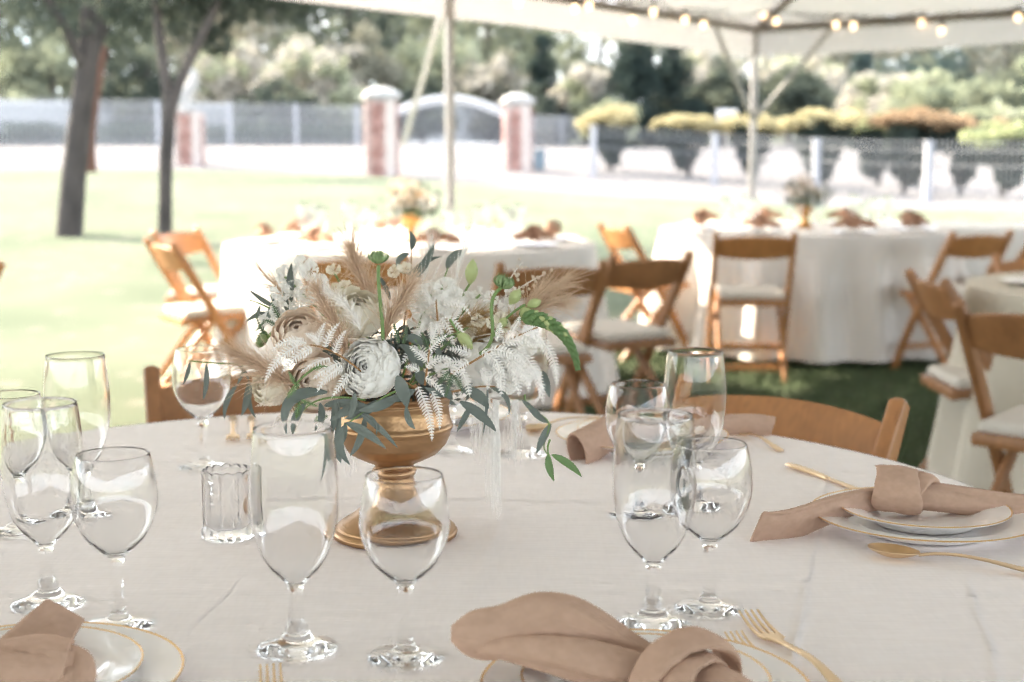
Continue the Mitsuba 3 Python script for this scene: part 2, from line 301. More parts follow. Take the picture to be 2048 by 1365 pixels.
# ---------------------------------------------------------------- fence, gate, pillars beyond the driveway
BR = ['brick_a', 'brick_b', 'brick_c', 'brick_d']
brick_shapes = [shp(box(.20, .09, .062, bev=.006), b, False) for b in BR]
def pillar(px, ybase, ytop, wpx, label, cap=True):
    b = on_ground(px, ybase); sc = FPX / b[1]; H = (ybase - ytop) / sc; w = wpx / sc
    k = thing('brick_pillar', label, 'pillar', 'brick pillars along the driveway')
    part(k, 'core', shp(box(w - .03, w - .03, H + .3, b + [0, 0, H / 2 - .17]), 'mortar'))
    rows = int((H - .02) / .074); per = max(2, round(w / .21)); rz = np.random.default_rng(px)
    for r in range(rows):
        z = b[2] + .03 + r * .074
        for face in range(4):
            for i in range(per):
                o = ((i + .5 + (.25 if r % 2 else -.25) * (face % 2 * 2 - 1) * .5) / per - .5) * (w - .1)
                M = mat(b * [1, 1, 0] + [0, 0, z], face * math.pi / 2 + .25) @ mat((o, -(w / 2 - .045) + rz.uniform(-.004, .004), 0), 0, 1)
                M[:3, 0] *= (w - .1) / per / .21
                part(k, 'brick', brick_shapes[rz.integers(4)], M)
    if cap:
        ct = cat([box(w + .12, w + .12, .09, (0, 0, .045), .02), trimesh.creation.icosphere(2, 1.)])
        dome = trimesh.creation.icosphere(3, 1.); dome.apply_scale([w * .55, w * .55, .13]); dome = dome.slice_plane([0, 0, 0], [0, 0, 1]); dome.apply_translation([0, 0, .09])
        part(k, 'cap', shp(cat([box(w + .08, w + .08, .10, (0, 0, .05), .02), dome]), 'white_stone'), mat(b + [0, 0, H], .25))
    return b, H
pillar(764, 352, 202, 62, 'brick gate pillar with white cap, left of the arched gate')
pillar(1035, 343, 212, 52, 'brick gate pillar with white cap, right of the arched gate')
sb, sH = pillar(382, 332, 226, 52, 'low brick pillar carrying a white statue', cap=False)
st = sb + [0, 0, sH]; sc = sb[1] / FPX
stz = spline(np.array([[-8, 0, 0, 17, 15], [-10, 0, 18, 16, 14], [-6, 0, 34, 15, 13], [4, 0, 50, 12, 11], [10, 0, 66, 9, 9], [8, 0, 76, 7, 8], [0, 0, 80, 4, 5]], float), 30)
single('statue', 'white leaning statue standing on the low brick pillar', 'statue', shp(cat([loft(stz[:, :3] * sc, stz[:, 3] * sc, stz[:, 4] * sc, [0, 1, 0], 16), box(40 * sc, 40 * sc, 6 * sc, (-6 * sc, 0, 3 * sc), .02)]), 'white_stone'), mat(st))
def fence(name, label, cp, h, spacing=.13, post_every=2.4, posts_big=.07, pw=.026, metal='fence_metal'):
    k = thing(name, label, 'fence'); cp = np.asarray(cp, float)
    L = np.r_[0, np.cumsum(np.linalg.norm(np.diff(cp, axis=0), axis=1))]
    at = lambda s: np.array([np.interp(s, L, cp[:, 0]), np.interp(s, L, cp[:, 1])])
    pk = box(pw, pw, h - .04, (0, 0, h / 2)); co = trimesh.creation.cone(.018, .07, sections=4); co.apply_translation([0, 0, h - .02])
    pick = shp(cat([pk, co]), metal, False)
    pst = shp(cat([box(posts_big * 1.6, posts_big * 1.6, h + .1, (0, 0, h / 2)), box(posts_big * 2, posts_big * 2, .03, (0, 0, h + .06))]), 'post_paint', False)
    for s in np.arange(0, L[-1], spacing):
        q = at(s); part(k, 'picket', pick, mat((q[0], q[1], float(ground(*q)))))
    for s in np.arange(0, L[-1], post_every):
        q = at(s); part(k, 'post', pst, mat((q[0], q[1] + .0, float(ground(*q)) - .05)))
    for z in (.12, h * .62, h * .86):
        pts = np.array([[*at(s), float(ground(*at(s))) + z] for s in np.linspace(0, L[-1], max(8, int(L[-1] / 2)))])
        part(k, 'rail', shp(loft(pts, .010, .011, [0, 1, .01], 4, 2), metal))
    return k
U = lambda px, Y: ((px - 1024) / FPX * Y, Y)
fence('picket_fence', 'white metal picket fence along the left of the driveway, behind the tree trunks', [U(-180, 34), U(0, 36), U(735, 45)], 1.22)
fence('picket_fence', 'short white picket fence just right of the gate', [U(1064, 55), U(1200, 60)], 1.2)
fence('picket_fence', 'long white picket fence on the right in front of the vase-shaped shrubs', [U(1185, 27.6), U(1500, 26.4), U(1760, 23.6), U(2150, 21.2)], .98, .085, pw=.013, metal='fence_dark')
# arched gate
gt = thing('driveway_gate', 'arched pale metal driveway gate between the two brick pillars', 'gate')
g0, g1 = np.array(U(792, 46)), np.array(U(1012, 47))
W = np.linalg.norm(g1 - g0); gz = lambda t: 1.05 + .48 * math.sin(math.pi * t) ** .9
for t in np.linspace(0, 1, 30):
    q = g0 * (1 - t) + g1 * t
    part(gt, 'bar', shp(box(.026, .026, gz(t), (0, 0, gz(t) / 2)), 'fence_metal', False), mat((q[0], q[1], float(ground(*q)) + .06)))
for z, nm in ((0, 'arch_rail'), (-.17, 'arch_rail'), (None, 'bottom_rail')):
    pts = np.array([[*(g0 * (1 - t) + g1 * t), float(ground(*(g0 * (1 - t) + g1 * t))) + (.1 if z is None else gz(t) + .06 + z)] for t in np.linspace(0, 1, 32)])
    part(gt, nm, shp(loft(pts, .03, .06 if z == 0 else .035, [0, 1, .01], 8, 4), 'white_paint'))
for t in (0, .5, 1):
    q = g0 * (1 - t) + g1 * t; part(gt, 'stile', shp(box(.09, .09, gz(t) + .1, (0, 0, gz(t) / 2)), 'white_paint', False), mat((q[0], q[1], float(ground(*q)) + .05)))
# things by the gate
b = on_ground(1078, 342); sc = b[1] / FPX
mb = thing('utility_box', 'small blue-grey utility box on the grass by the right gate pillar', 'utility box')
part(mb, 'body', shp(box(24 * sc, 20 * sc, 36 * sc, (0, 0, 20 * sc), .02), 'blue_grey'), mat(b)); part(mb, 'lid', shp(box(28 * sc, 24 * sc, 5 * sc, (0, 0, 40 * sc), .015), 'blue_grey'), mat(b))
sg = thing('notice_sign', 'small blank white sign on a post among the shrubs behind the fence', 'sign'); q = P(1454, 236, 39.)
part(sg, 'panel', shp(box(.55, .03, .45, (0, 0, 0), .008), 'white_paint'), mat(q)); part(sg, 'post', shp(tube([q + [0, .04, .2], [q[0], q[1] + .04, float(ground(q[0], q[1]))]], .03, 8), 'tent_metal'))
single('boundary_wall', 'low pale grey wall beyond the left picket fence', 'wall', shp(loft(np.array([[*U(-300, 44), 2.3], [*U(300, 49), 2.35], [*U(800, 56), 2.5], [*U(1300, 72), 2.9]]), .1, .75, [0, 1, 0], 8, 8), 'pale_wall'))

# ---------------------------------------------------------------- trees and shrubs
LEAF = {'dark': (.065, .080, .066), 'mid': (.14, .158, .118), 'olive': (.21, .21, .165), 'cream': (.42, .40, .35), 'light': (.27, .295, .205), 'conifer': (.036, .052, .047), 'yellow': (.42, .38, .23), 'orange': (.33, .24, .155), 'lime': (.32, .35, .20), 'blue': (.07, .10, .095), 'shrub': (.050, .068, .060), 'pale': (.40, .42, .31)}
for n_, c in LEAF.items(): scene['leaf_' + n_] = {'type': 'principledthin', 'base_color': rgb(*c), 'roughness': .6, 'diff_trans': .6, 'spec_trans': 0.0}
def blob_points(rg, n, centres, radii, surf=.55):
    k = rg.choice(len(centres), n, p=(radii.prod(1) ** .66) / (radii.prod(1) ** .66).sum())
    d = unit(rg.normal(size=(n, 3))); r = np.where(rg.random(n) < surf, rg.uniform(.8, 1.05, n), rg.random(n) ** .5)[:, None]
    return centres[k] + d * radii[k] * r
def tree_at(name, label, base, H, cw, col, seed, leaf=.2, n=5000, trunk=.16, lo=.15, kind='round', group='trees beyond the driveway', catg='tree'):
    rg = np.random.default_rng(seed); k = thing(name, label, catg, group); base = np.asarray(base, float)
    part(k, 'trunk', shp(tube([base - [0, 0, .3], base + [rg.normal(0, .1), rg.normal(0, .1), H * .4], base + [rg.normal(0, .2), 0, H * .85]], np.linspace(trunk, trunk * .25, 10), 8, 10), 'bark'))
    m = 60 if kind != 'cone' else 40
    if kind == 'cone':
        z = rg.uniform(lo, 1, m); rr = cw * (1.02 - z) ** .8 + .1; a = rg.uniform(0, 6.28, m)
        cen = np.stack([np.cos(a) * rr * .5, np.sin(a) * rr * .5, z * H], 1); rad = np.stack([rr * .55 + .1, rr * .55 + .1, rr * .35 + .25], 1)
    elif kind == 'vase':
        z = rg.uniform(lo, 1, m) ** .8; rr = cw * (z ** .95) * np.sqrt(rg.uniform(.05, 1, m)); a = rg.uniform(0, 6.28, m)
        cen = np.stack([np.cos(a) * rr, np.sin(a) * rr, z * H * .93], 1); rad = np.repeat((cw * (.12 + .20 * z))[:, None], 3, 1)
    else:
        d = unit(rg.normal(size=(m, 3))) * rg.uniform(.35, .92, (m, 1)); cen = d * [cw, cw, H * (1 - lo) / 2] + [0, 0, H * (1 + lo) / 2]
        rad = rg.uniform(.10, .30, (m, 1)) * np.array([cw, cw, min(cw, H * .5)])
    pts = blob_points(rg, n, cen, rad) + base
    pale = {'dark': 'mid', 'mid': 'light', 'olive': 'cream', 'cream': 'light', 'light': 'pale', 'conifer': 'dark', 'blue': 'mid', 'shrub': 'dark'}[col]  # lighter leaf colour per crown: sunlit highlights painted in as clumps
    lit_clumps = meshkit.noise(pts * [1.1, 1.1, 1.4], seed) > (.60 if kind != 'cone' else .8)
    for nme, cl, mk in (('crown', col, ~lit_clumps), ('painted_sunlit_leaves', pale, lit_clumps)):
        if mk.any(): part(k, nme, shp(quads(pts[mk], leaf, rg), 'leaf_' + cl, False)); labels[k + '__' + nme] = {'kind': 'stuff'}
    return k, cen, rad, base
def tree_px(name, label, px, ytop, Y, wpx, col, seed, **kw):
    x = (px - 1024) / FPX * Y; z = float(ground(x, Y)); H = EYE + (YH - ytop) / FPX * Y - z
    return tree_at(name, label, (x, Y, z), H, wpx / FPX * Y, col, seed, **kw)
FOREST = [  # px, top y, distance, half width px, colour, kind, label
    (20, -260, 60, 210, 'dark', 'round', 'dark broad tree at the far left edge beyond the fence'), (235, -300, 64, 180, 'dark', 'round', 'dark green tree behind the two leaning trunks'),
    (110, 60, 50, 120, 'mid', 'round', 'mid-green bush low behind the far left fence'), (300, 105, 48, 90, 'dark', 'round', 'dark bush behind the fence, left of the statue'),
    (470, -220, 66, 170, 'olive', 'round', 'tall olive tree behind the white statue'), (480, 95, 53, 95, 'cream', 'round', 'pale flowering bush just right of the statue'),
    (620, 85, 52, 110, 'cream', 'round', 'pale flowering bush midway between statue and gate'), (560, 160, 48.5, 90, 'dark', 'round', 'low dark bush behind the fence below the pale bushes'),
    (690, -200, 68, 150, 'dark', 'round', 'tall dark tree behind the left gate pillar'), (730, 45, 60, 90, 'olive', 'round', 'olive bush above the left gate pillar'), (700, 150, 51, 60, 'light', 'round', 'light green bush left of the left gate pillar'),
    (880, 60, 62, 110, 'light', 'round', 'light green tree above the arched gate'), (850, 150, 55, 70, 'dark', 'round', 'dark bush behind the left half of the arched gate'), (990, 95, 60, 80, 'olive', 'round', 'olive bush above the right end of the gate'),
    (980, -120, 75, 190, 'mid', 'round', 'tall mid-green tree far behind the gate'), (1085, 70, 62, 55, 'conifer', 'cone', 'narrow dark conifer behind the right gate pillar'), (1060, 180, 58, 60, 'dark', 'round', 'low dark bush behind the right gate pillar'),
    (1170, 120, 60, 80, 'cream', 'round', 'pale bush between the two dark conifers'), (1262, 58, 57, 85, 'conifer', 'cone', 'broad dark conifer right of the gate'), (1345, 75, 58, 75, 'conifer', 'cone', 'second dark conifer, standing close against the broad one'),
    (1210, 200, 54, 70, 'light', 'round', 'light bush low in front of the dark conifers'), (1440, 130, 60, 85, 'dark', 'round', 'dark tree left of the tent corner leg'), (1400, 105, 68, 110, 'cream', 'round', 'pale tree behind the tent corner leg'),
    (1575, 105, 70, 120, 'cream', 'round', 'pale tree right of the tent corner leg'), (1590, 135, 56, 75, 'dark', 'round', 'dark round tree right of the tent corner leg'), (1712, 80, 72, 40, 'blue', 'cone', 'bluish conifer peeping under the tent hem on the right'),
    (1750, 145, 62, 100, 'cream', 'round', 'pale bush behind the orange shrubs'), (1820, 118, 80, 170, 'blue', 'round', 'bluish far tree on the right skyline'), (1860, 140, 52, 110, 'light', 'round', 'light green tree at right behind the orange shrubs'),
    (2010, 120, 46, 130, 'mid', 'round', 'large mid-green tree at the right edge'), (1985, 200, 42, 90, 'light', 'round', 'light green bush at the right edge under the large tree'), (1200, -180, 85, 210, 'mid', 'round', 'tall tree far behind the conifers'), (1600, -160, 90, 260, 'olive', 'round', 'tall olive tree far behind the tent corner leg'), (2000, -160, 85, 220, 'olive', 'round', 'tall olive tree far behind the right edge')]
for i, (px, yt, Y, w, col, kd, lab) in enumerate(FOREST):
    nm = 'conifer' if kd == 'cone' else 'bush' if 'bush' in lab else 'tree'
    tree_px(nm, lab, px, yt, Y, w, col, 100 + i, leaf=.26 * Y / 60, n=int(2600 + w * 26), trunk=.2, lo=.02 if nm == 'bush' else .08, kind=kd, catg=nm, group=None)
rg = np.random.default_rng(77); wx = rg.uniform(-75, 75, 60); cen = np.stack([wx, rg.uniform(95, 120, 60), rg.uniform(2, 11, 60) + 2], 1); rad = np.repeat(rg.uniform(5, 9, 60)[:, None], 3, 1)
single('woodland', 'distant wood behind the trees', 'woodland', shp(quads(blob_points(rg, 60000, cen, rad), .75, rg), 'leaf_mid', False), kind='stuff')
hx = rg.uniform(0, 1, 40); pts = np.array([U(-250 + 1020 * h, 38.5 + 9 * h) for h in hx]); cen = np.c_[pts, ground(pts[:, 0], pts[:, 1]) + .25]; rad = np.repeat(np.array([[1.0, .5, .42]]), 40, 0)
single('hedge', 'low dark clipped hedge directly behind the left picket fence', 'hedge', shp(quads(blob_points(rg, 16000, cen, rad), .12, rg), 'leaf_shrub', False), kind='stuff')
VASE = [(1222, 352, 232, 55, 'yellow'), (1368, 362, 240, 62, 'yellow'), (1500, 372, 245, 55, 'yellow'), (1640, 392, 232, 75, 'yellow'), (1815, 398, 238, 85, 'orange'), (1745, 380, 250, 70, 'lime'), (1925, 400, 245, 70, 'orange'), (2010, 408, 262, 80, 'lime')]
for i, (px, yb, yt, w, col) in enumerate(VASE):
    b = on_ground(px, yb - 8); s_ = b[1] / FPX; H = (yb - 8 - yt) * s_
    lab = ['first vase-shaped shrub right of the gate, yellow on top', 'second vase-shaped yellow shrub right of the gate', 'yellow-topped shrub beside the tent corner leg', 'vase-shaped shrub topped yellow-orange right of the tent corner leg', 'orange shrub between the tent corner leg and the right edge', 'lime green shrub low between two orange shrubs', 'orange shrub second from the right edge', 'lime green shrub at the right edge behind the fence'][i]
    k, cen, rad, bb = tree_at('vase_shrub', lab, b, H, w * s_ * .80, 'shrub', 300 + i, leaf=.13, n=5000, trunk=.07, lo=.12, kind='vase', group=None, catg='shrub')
    rg2 = np.random.default_rng(500 + i); m = 26; a = rg2.uniform(0, 6.28, m); rr = w * s_ * .95 * np.sqrt(rg2.random(m))
    cn = np.stack([np.cos(a) * rr, np.sin(a) * rr, H * (1.0 - .10 * (rr / (w * s_)) ** 2) + rg2.normal(0, .07, m)], 1) + b
    part(k, 'blossom', shp(quads(blob_points(rg2, 2600, cn, np.repeat(np.array([[.24, .24, .09]]), m, 0)), .11, rg2), 'leaf_' + col, False)); labels[k + '__blossom'] = {'kind': 'stuff'}

def big_tree(label, limbs, crown_c, crown_r, seed, n, leaf, col='dark', red=False):
    k = thing('tree', label, 'tree'); rg = np.random.default_rng(seed)
    for i, (pts, r) in enumerate(limbs):
        c = spline(pts, 26); m = loft(c, np.linspace(r[0], r[1], 26), np.linspace(r[0], r[1], 26), [1, .1, .05], 16)
        v = m.vertices; v += (meshkit.fbm(v * 9, 3, seed)[:, None] - .5) * unit(rg.normal(size=3)) * 0 + unit(v - c.mean(0)) * ((meshkit.fbm(v * [8, 8, 3.], 3, seed) - .5) * r[0] * .3)[:, None]
        part(k, 'trunk' if i == 0 else 'limb', shp(m, 'bark_red' if red else 'bark', True))
    if n:
        pts = blob_points(rg, n, np.array(crown_c), np.array(crown_r)); part(k, 'crown', shp(quads(pts, leaf, rg), 'leaf_' + col, False)); labels[k + '__crown'] = {'kind': 'stuff'}
b1, b2 = on_ground(134, 472), on_ground(330, 524); y1, y2 = b1[1], b2[1]
q = lambda px, py, Y: P(px, py, Y)
def crown(specs, Y): return [q(x, y, Y + dy) for x, y, dy, r in specs], [np.array([r, r, r * .75]) * Y / FPX for x, y, dy, r in specs]
cc, cr = crown([(40, 20, .5, 110), (160, -40, 0, 150), (230, 30, .8, 90), (310, -60, 1, 150), (60, -150, 0, 200), (430, -60, 1, 120), (520, 5, 1.2, 70), (250, -200, 0, 240), (500, -160, .5, 200), (250, 60, 1, 60), (600, -20, 1.5, 60)], y1)
big_tree('stout leaning tree trunk on the lawn at far left, dark crown overhead', [([b1 - [0, 0, .25], q(150, 330, y1), q(165, 200, y1), q(178, 90, y1), q(182, 20, y1)], (28 * y1 / FPX, 19 * y1 / FPX)), ([q(170, 170, y1), q(205, 60, y1 + .3), q(260, -40, y1 + .5)], (14 * y1 / FPX, 8 * y1 / FPX)), ([q(172, 150, y1), q(120, 40, y1 - .3), q(70, -40, y1 - .4)], (12 * y1 / FPX, 6 * y1 / FPX))], cc, cr, 7, 9000, .085)
cc, cr = crown([(400, 30, .3, 75), (470, -10, .4, 80), (330, -50, 0, 100), (250, 10, .6, 60), (560, 0, .8, 70), (420, -110, 0, 160), (600, -60, .5, 110), (430, 80, .3, 40)], y2)
big_tree('slender forked tree trunk on the lawn beside the statue pillar', [([b2 - [0, 0, .25], q(330, 420, y2), q(333, 300, y2), q(340, 210, y2)], (15 * y2 / FPX, 13.5 * y2 / FPX)), ([q(340, 230, y2), q(330, 150, y2), q(318, 60, y2), q(315, -40, y2)], (12 * y2 / FPX, 8 * y2 / FPX)), ([q(341, 230, y2), q(362, 160, y2), q(392, 95, y2), q(440, -10, y2)], (11 * y2 / FPX, 7 * y2 / FPX))], cc, cr, 8, 7000, .08)
b3 = on_ground(188, 345); y3 = b3[1]
big_tree('thin reddish trunk half hidden behind the stout leaning tree', [([b3 - [0, 0, .2], q(190, 200, y3), q(204, 100, y3), q(200, 0, y3)], (10 * y3 / FPX, 9 * y3 / FPX))], [q(210, -60, y3)], [np.array([60, 60, 40]) * y3 / FPX], 9, 800, .12, red=True)
cc, cr = [np.array([-9.5, 20, 8.]), np.array([-13, 15, 8.5]), np.array([-6.5, 24, 8.5])], [np.array([2.8, 2.8, 1.8])] * 3

# ---------------------------------------------------------------- tables
TC, TR = np.array([-.155, 1.636]), .79
def table_cloth(c, R, ztop, zfloor, nr, na, seed, folds=16, flare=.10, wr=.0018):
    th = np.linspace(0, 2 * np.pi, na + 1)
    r = np.r_[0, np.linspace(.01, R - .006, nr), R - .002]; rg = np.random.default_rng(seed)
    rr, tt = np.meshgrid(r, th, indexing='ij')
    X, Yv = c[0] + rr * np.cos(tt), c[1] + rr * np.sin(tt)
    Z = ztop + wr * (meshkit.fbm(np.stack([X * 5, Yv * 12, X * 0], -1), 4, seed) - .5) * np.clip((R - rr) / .05, 0, 1)
    top = np.stack([X, Yv, Z], -1)
    k = np.linspace(0, 1, 26)[1:]; ph = rg.uniform(0, 6.28, 3)
    wave = np.cos(folds * th + ph[0]) + .5 * np.cos(folds * .5 // 1 * 2 * th / 1 + ph[1]) + .35 * np.cos((folds // 2 + 1) * th + ph[2])
    side = []
    for t in k:
        z = ztop - .004 - (ztop - zfloor - .004) * t; rad = R + flare * t * (.45 + .55 * t) + .035 * min(1, t * 2.2) * wave
        side.append(np.stack([c[0] + rad * np.cos(th), c[1] + rad * np.sin(th), np.full_like(th, z)], -1))
    return grid(np.concatenate([top, np.array(side)], 0)[::-1])
single('tablecloth', 'pale linen cloth on the large near table in the foreground', 'tablecloth', shp(table_cloth(TC, TR, TABLE, .02, 130, 720, 3, wr=.0035), 'linen', True))
MT, MR = np.array([-.525, 7.4]), .96
RT, RR = np.array([1.83, 8.9]), .90
ET, ER = np.array([2.42, 4.75]), .86
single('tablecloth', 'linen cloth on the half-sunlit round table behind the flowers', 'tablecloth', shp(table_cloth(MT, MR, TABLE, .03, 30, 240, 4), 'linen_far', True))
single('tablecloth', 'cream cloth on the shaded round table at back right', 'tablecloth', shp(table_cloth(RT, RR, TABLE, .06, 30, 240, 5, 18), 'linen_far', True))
single('tablecloth', 'oatmeal burlap-coloured cloth on the table cut by the right edge', 'tablecloth', shp(table_cloth(ET, ER, TABLE, .03, 30, 240, 6), 'burlap_cloth', True))
Mw = mat((3.75, 9.3, 0), -.22)
def rect_cloth():
    L, Wd, z = 1.35, .40, TABLE; s = np.linspace(0, 1, 161); per = []
    cor = np.array([[-L, -Wd], [L, -Wd], [L, Wd], [-L, Wd], [-L, -Wd]]); seg = np.r_[0, np.cumsum(np.linalg.norm(np.diff(cor, axis=0), axis=1))]; ss = s * seg[-1]
    e = np.stack([np.interp(ss, seg, cor[:, 0]), np.interp(ss, seg, cor[:, 1])], 1); nrm = unit(e / [L, Wd] * [1, 1])
    rows = [np.c_[e * k, np.full(len(e), z)] for k in (0.001, .5, .99)]
    for t in np.linspace(.01, 1, 14): rows.append(np.c_[e + nrm * (.02 + .03 * t * np.sin(ss * 14)[:, None] + .05 * t), np.full(len(e), z - .72 * t)])
    return grid(np.array(rows)[::-1])
single('tablecloth', 'white floor-length cloth on the long table at the far right', 'tablecloth', shp(rect_cloth(), 'white_cloth', True), Mw)

# ---------------------------------------------------------------- wooden folding chairs
def chair_parts(wood_, hi=True):
    n = 16 if hi else 10; Pt = []
    w = .205; fr = np.array
    for s in (-1, 1):
        post = spline([[s * w, .20, 0], [s * w, .02, .36], [s * w, -.13, .62], [s * w, -.235, .80]], 14)
        Pt.append(('back_post', shp(loft(post, .015, np.r_[np.full(11, .021), .022, .021, .016], [1, 0, 0], n, 4), wood_)))
        Pt.append(('rear_leg', shp(loft(spline([[s * (w - .034), -.24, 0], [s * (w - .034), -.05, .24], [s * (w - .034), .13, .43]], 8), .013, .019, [1, 0, 0], n, 4), wood_)))
    def curved(y0, z0, half, depth, hh, th, arch=0., tilt=.45):
        x = np.linspace(-half, half, 21); pts = np.stack([x, y0 - depth * (1 - (x / half) ** 2), z0 + 0 * x], 1)
        b = hh + arch * (1 - (x / half) ** 2)
        return loft(pts, th, b, np.array([0, math.cos(tilt), math.sin(tilt)]), n, 5)
    Pt.append(('top_rail', shp(curved(-.188, .722, w - .012, .028, .052, .010, .018), wood_)))
    Pt.append(('seat_frame', shp(cat([bar([-w + .04, -.18, .425], [-w + .04, .19, .445], .014, .016, [1, 0, 0]), bar([w - .04, -.18, .425], [w - .04, .19, .445], .014, .016, [1, 0, 0]), bar([-w + .03, -.175, .425], [w - .03, -.175, .425], .014, .018, [0, 1, 0]), bar([-w + .03, .185, .445], [w - .03, .185, .445], .014, .018, [0, 1, 0])]), wood_)))
    pad = box(.345, .355, .04, (0, 0, 0), .014); pad.apply_transform(mat((0, .005, .466), 0, 1, .054)); Pt.append(('seat_pad', shp(pad, 'pad', 30)))
    Pt.append(('rung', shp(bar([-w + .02, -.185, .075], [w - .02, -.185, .075], .010, .017, [0, 1, 0], n), wood_)))
    Pt.append(('rung', shp(bar([-w + .01, .125, .15], [w - .01, .125, .15], .010, .017, [0, 1, 0], n), wood_)))
    return names(Pt)
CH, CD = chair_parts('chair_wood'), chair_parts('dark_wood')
def chair(x, y, face, label, proto=CH, group=None, dr_=0.0):     # face: the point the sitter looks at
    d = np.asarray(face, float) - [x, y]; rz = math.atan2(d[1], d[0]) - math.pi / 2 + dr_
    place(proto, 'folding_chair', label, 'chair', mat((x, y, float(ground(x, y)) + .001), rz), group)
chair(.31, 2.19, TC, 'honey wood folding chair across the near table, right of the goblets')
chair(-.40, 2.43, TC, 'dark wood folding chair behind the near table, left of the flowers', CD)
chair(-2.17, 5.15, (-4, 5.3), 'wooden chair whose post tip shows at the left edge above the lawn')
chair(-1.48, 6.9, (-.4, 7.4), 'sunlit honey wood chair at the left of the half-sunlit table', dr_=.1)
chair(-1.66, 7.85, MT, 'honey wood chair just beyond the sunlit chair at the left of the half-sunlit table')
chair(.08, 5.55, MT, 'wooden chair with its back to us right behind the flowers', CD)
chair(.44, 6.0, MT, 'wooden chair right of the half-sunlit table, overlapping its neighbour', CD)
chair(-.62, 5.95, MT, 'wooden chair at the half-sunlit table hidden behind the bouquet')
chair(1.30, 7.75, (1.38, 9), 'honey wood folding chair seen squarely from behind at the back right table')
chair(.82, 8.55, RT, 'honey wood chair at the left side of the back right table')
chair(2.42, 7.85, (1.9, 8.9), 'honey wood folding chair at the right front of the back right table')
chair(2.86, 8.35, (1.83, 8.8), 'wooden chair seen edge-on right of the back right table')
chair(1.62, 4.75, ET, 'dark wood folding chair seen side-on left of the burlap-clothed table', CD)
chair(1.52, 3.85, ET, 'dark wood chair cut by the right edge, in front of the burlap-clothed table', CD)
chair(2.22, 5.6, ET, 'wooden chair beyond the burlap-clothed table, cut by the right edge')

# ---------------------------------------------------------------- glassware
def gprof(outer, zb, n1=90, th=.0012):
    """outside of a stemmed glass from the foot to the rim; the inside is the same curve of the bowl set in by the wall's thickness"""
    o = dense(outer, n1); m = o[:, 1] > zb; c = o[m]; tg = unit(np.gradient(c, axis=0)); f = np.clip((c[:, 1] - zb) / .03, 0, 1)
    i = c + np.stack([-tg[:, 1], tg[:, 0]], 1) * (th + .0016 * (1 - f) ** 2)[:, None]
    i = i[(i[:, 0] > .0015)][::2][::-1]; k = np.argmin(i[:, 1]); i = i[:k + 1]
    rim = (o[-1] + i[0]) / 2 + [0, .0006]
    return np.vstack([[[0, .0012], [.02, .0011], [.029, .0007]], o, [rim], i, [[0, i[-1, 1] - .0003]]])
GOB = gprof([(.033, .0003), (.0355, .0016), (.0345, .0036), (.028, .0062), (.017, .0105), (.0118, .0155), (.0102, .0205), (.0092, .0245), (.0072, .030), (.0063, .040), (.0061, .050), (.0072, .0575), (.012, .0645), (.021, .074), (.0295, .088), (.0355, .108), (.0380, .128), (.0382, .140), (.0379, .155), (.0364, .175), (.0338, .1975)], .0605)
WIN = gprof([(.031, .0003), (.0335, .0014), (.0325, .003), (.024, .0055), (.012, .0085), (.0078, .0125), (.0066, .020), (.0060, .040), (.0061, .056), (.0075, .0650), (.014, .0720), (.025, .0825), (.0335, .097), (.0380, .112), (.0389, .1225), (.0386, .130), (.0370, .143), (.0325, .1614)], .068)
def glass_protos(n):
    out = []
    for pr, cut in ((GOB, .060), (WIN, .067)): out.append(shp(lathe(pr, n), 'glass', 50))
    return out
gob, wine = glass_protos(72); gob_f, wine_f = [shp(lathe(pr[::3] if pr[::3][-1][0] == 0 else np.vstack([pr[::3], pr[-1:]]), 20), 'glass', 50) for pr in (GOB, WIN)]
def glass(kind, px, py, label, s=1.0, rz=0.):
    p = PZ(px, py); single('water_goblet' if kind == 'g' else 'wine_glass', label, 'goblet' if kind == 'g' else 'wine glass', gob if kind == 'g' else wine, mat(p + [0, 0, .0012], rz, s))
glass('g', 594, 1303, 'tall empty goblet in the foreground just right of the ribbed glass votive')
glass('g', 1305, 1254, 'tall empty goblet in front of the shorter pair, right of the centrepiece')
glass('g', 97, 1213, 'tall empty goblet behind the knotted napkin at bottom left')
glass('g', 163, 1040, 'tall goblet farthest back at the left edge, in front of the lawn')
glass('g', 1386, 1024, 'tall goblet farthest back on the right of the centrepiece')
glass('g', 1043, 912, 'goblet behind the right side of the bouquet, bowl hidden by fern')
glass('w', 812, 1320, 'round empty wine glass in front of the gold vase')
glass('w', 238, 1256, 'round wine glass beside the goblet at left, left of the ribbed votive')
glass('w', 1418, 1222, 'round wine glass partly behind the front right goblet')
glass('w', 1273, 1035, 'wine glass standing behind the front right goblet, rim left of the tall goblet')
glass('w', 408, 938, 'wine glass standing alone behind the ribbed votive, dark chair seen through it', 1.04)
glass('w', 33, 1068, 'wine glass cut by the left edge behind the left goblet')
glass('w', 902, 905, 'wine glass hidden behind the bouquet just right of the vase')
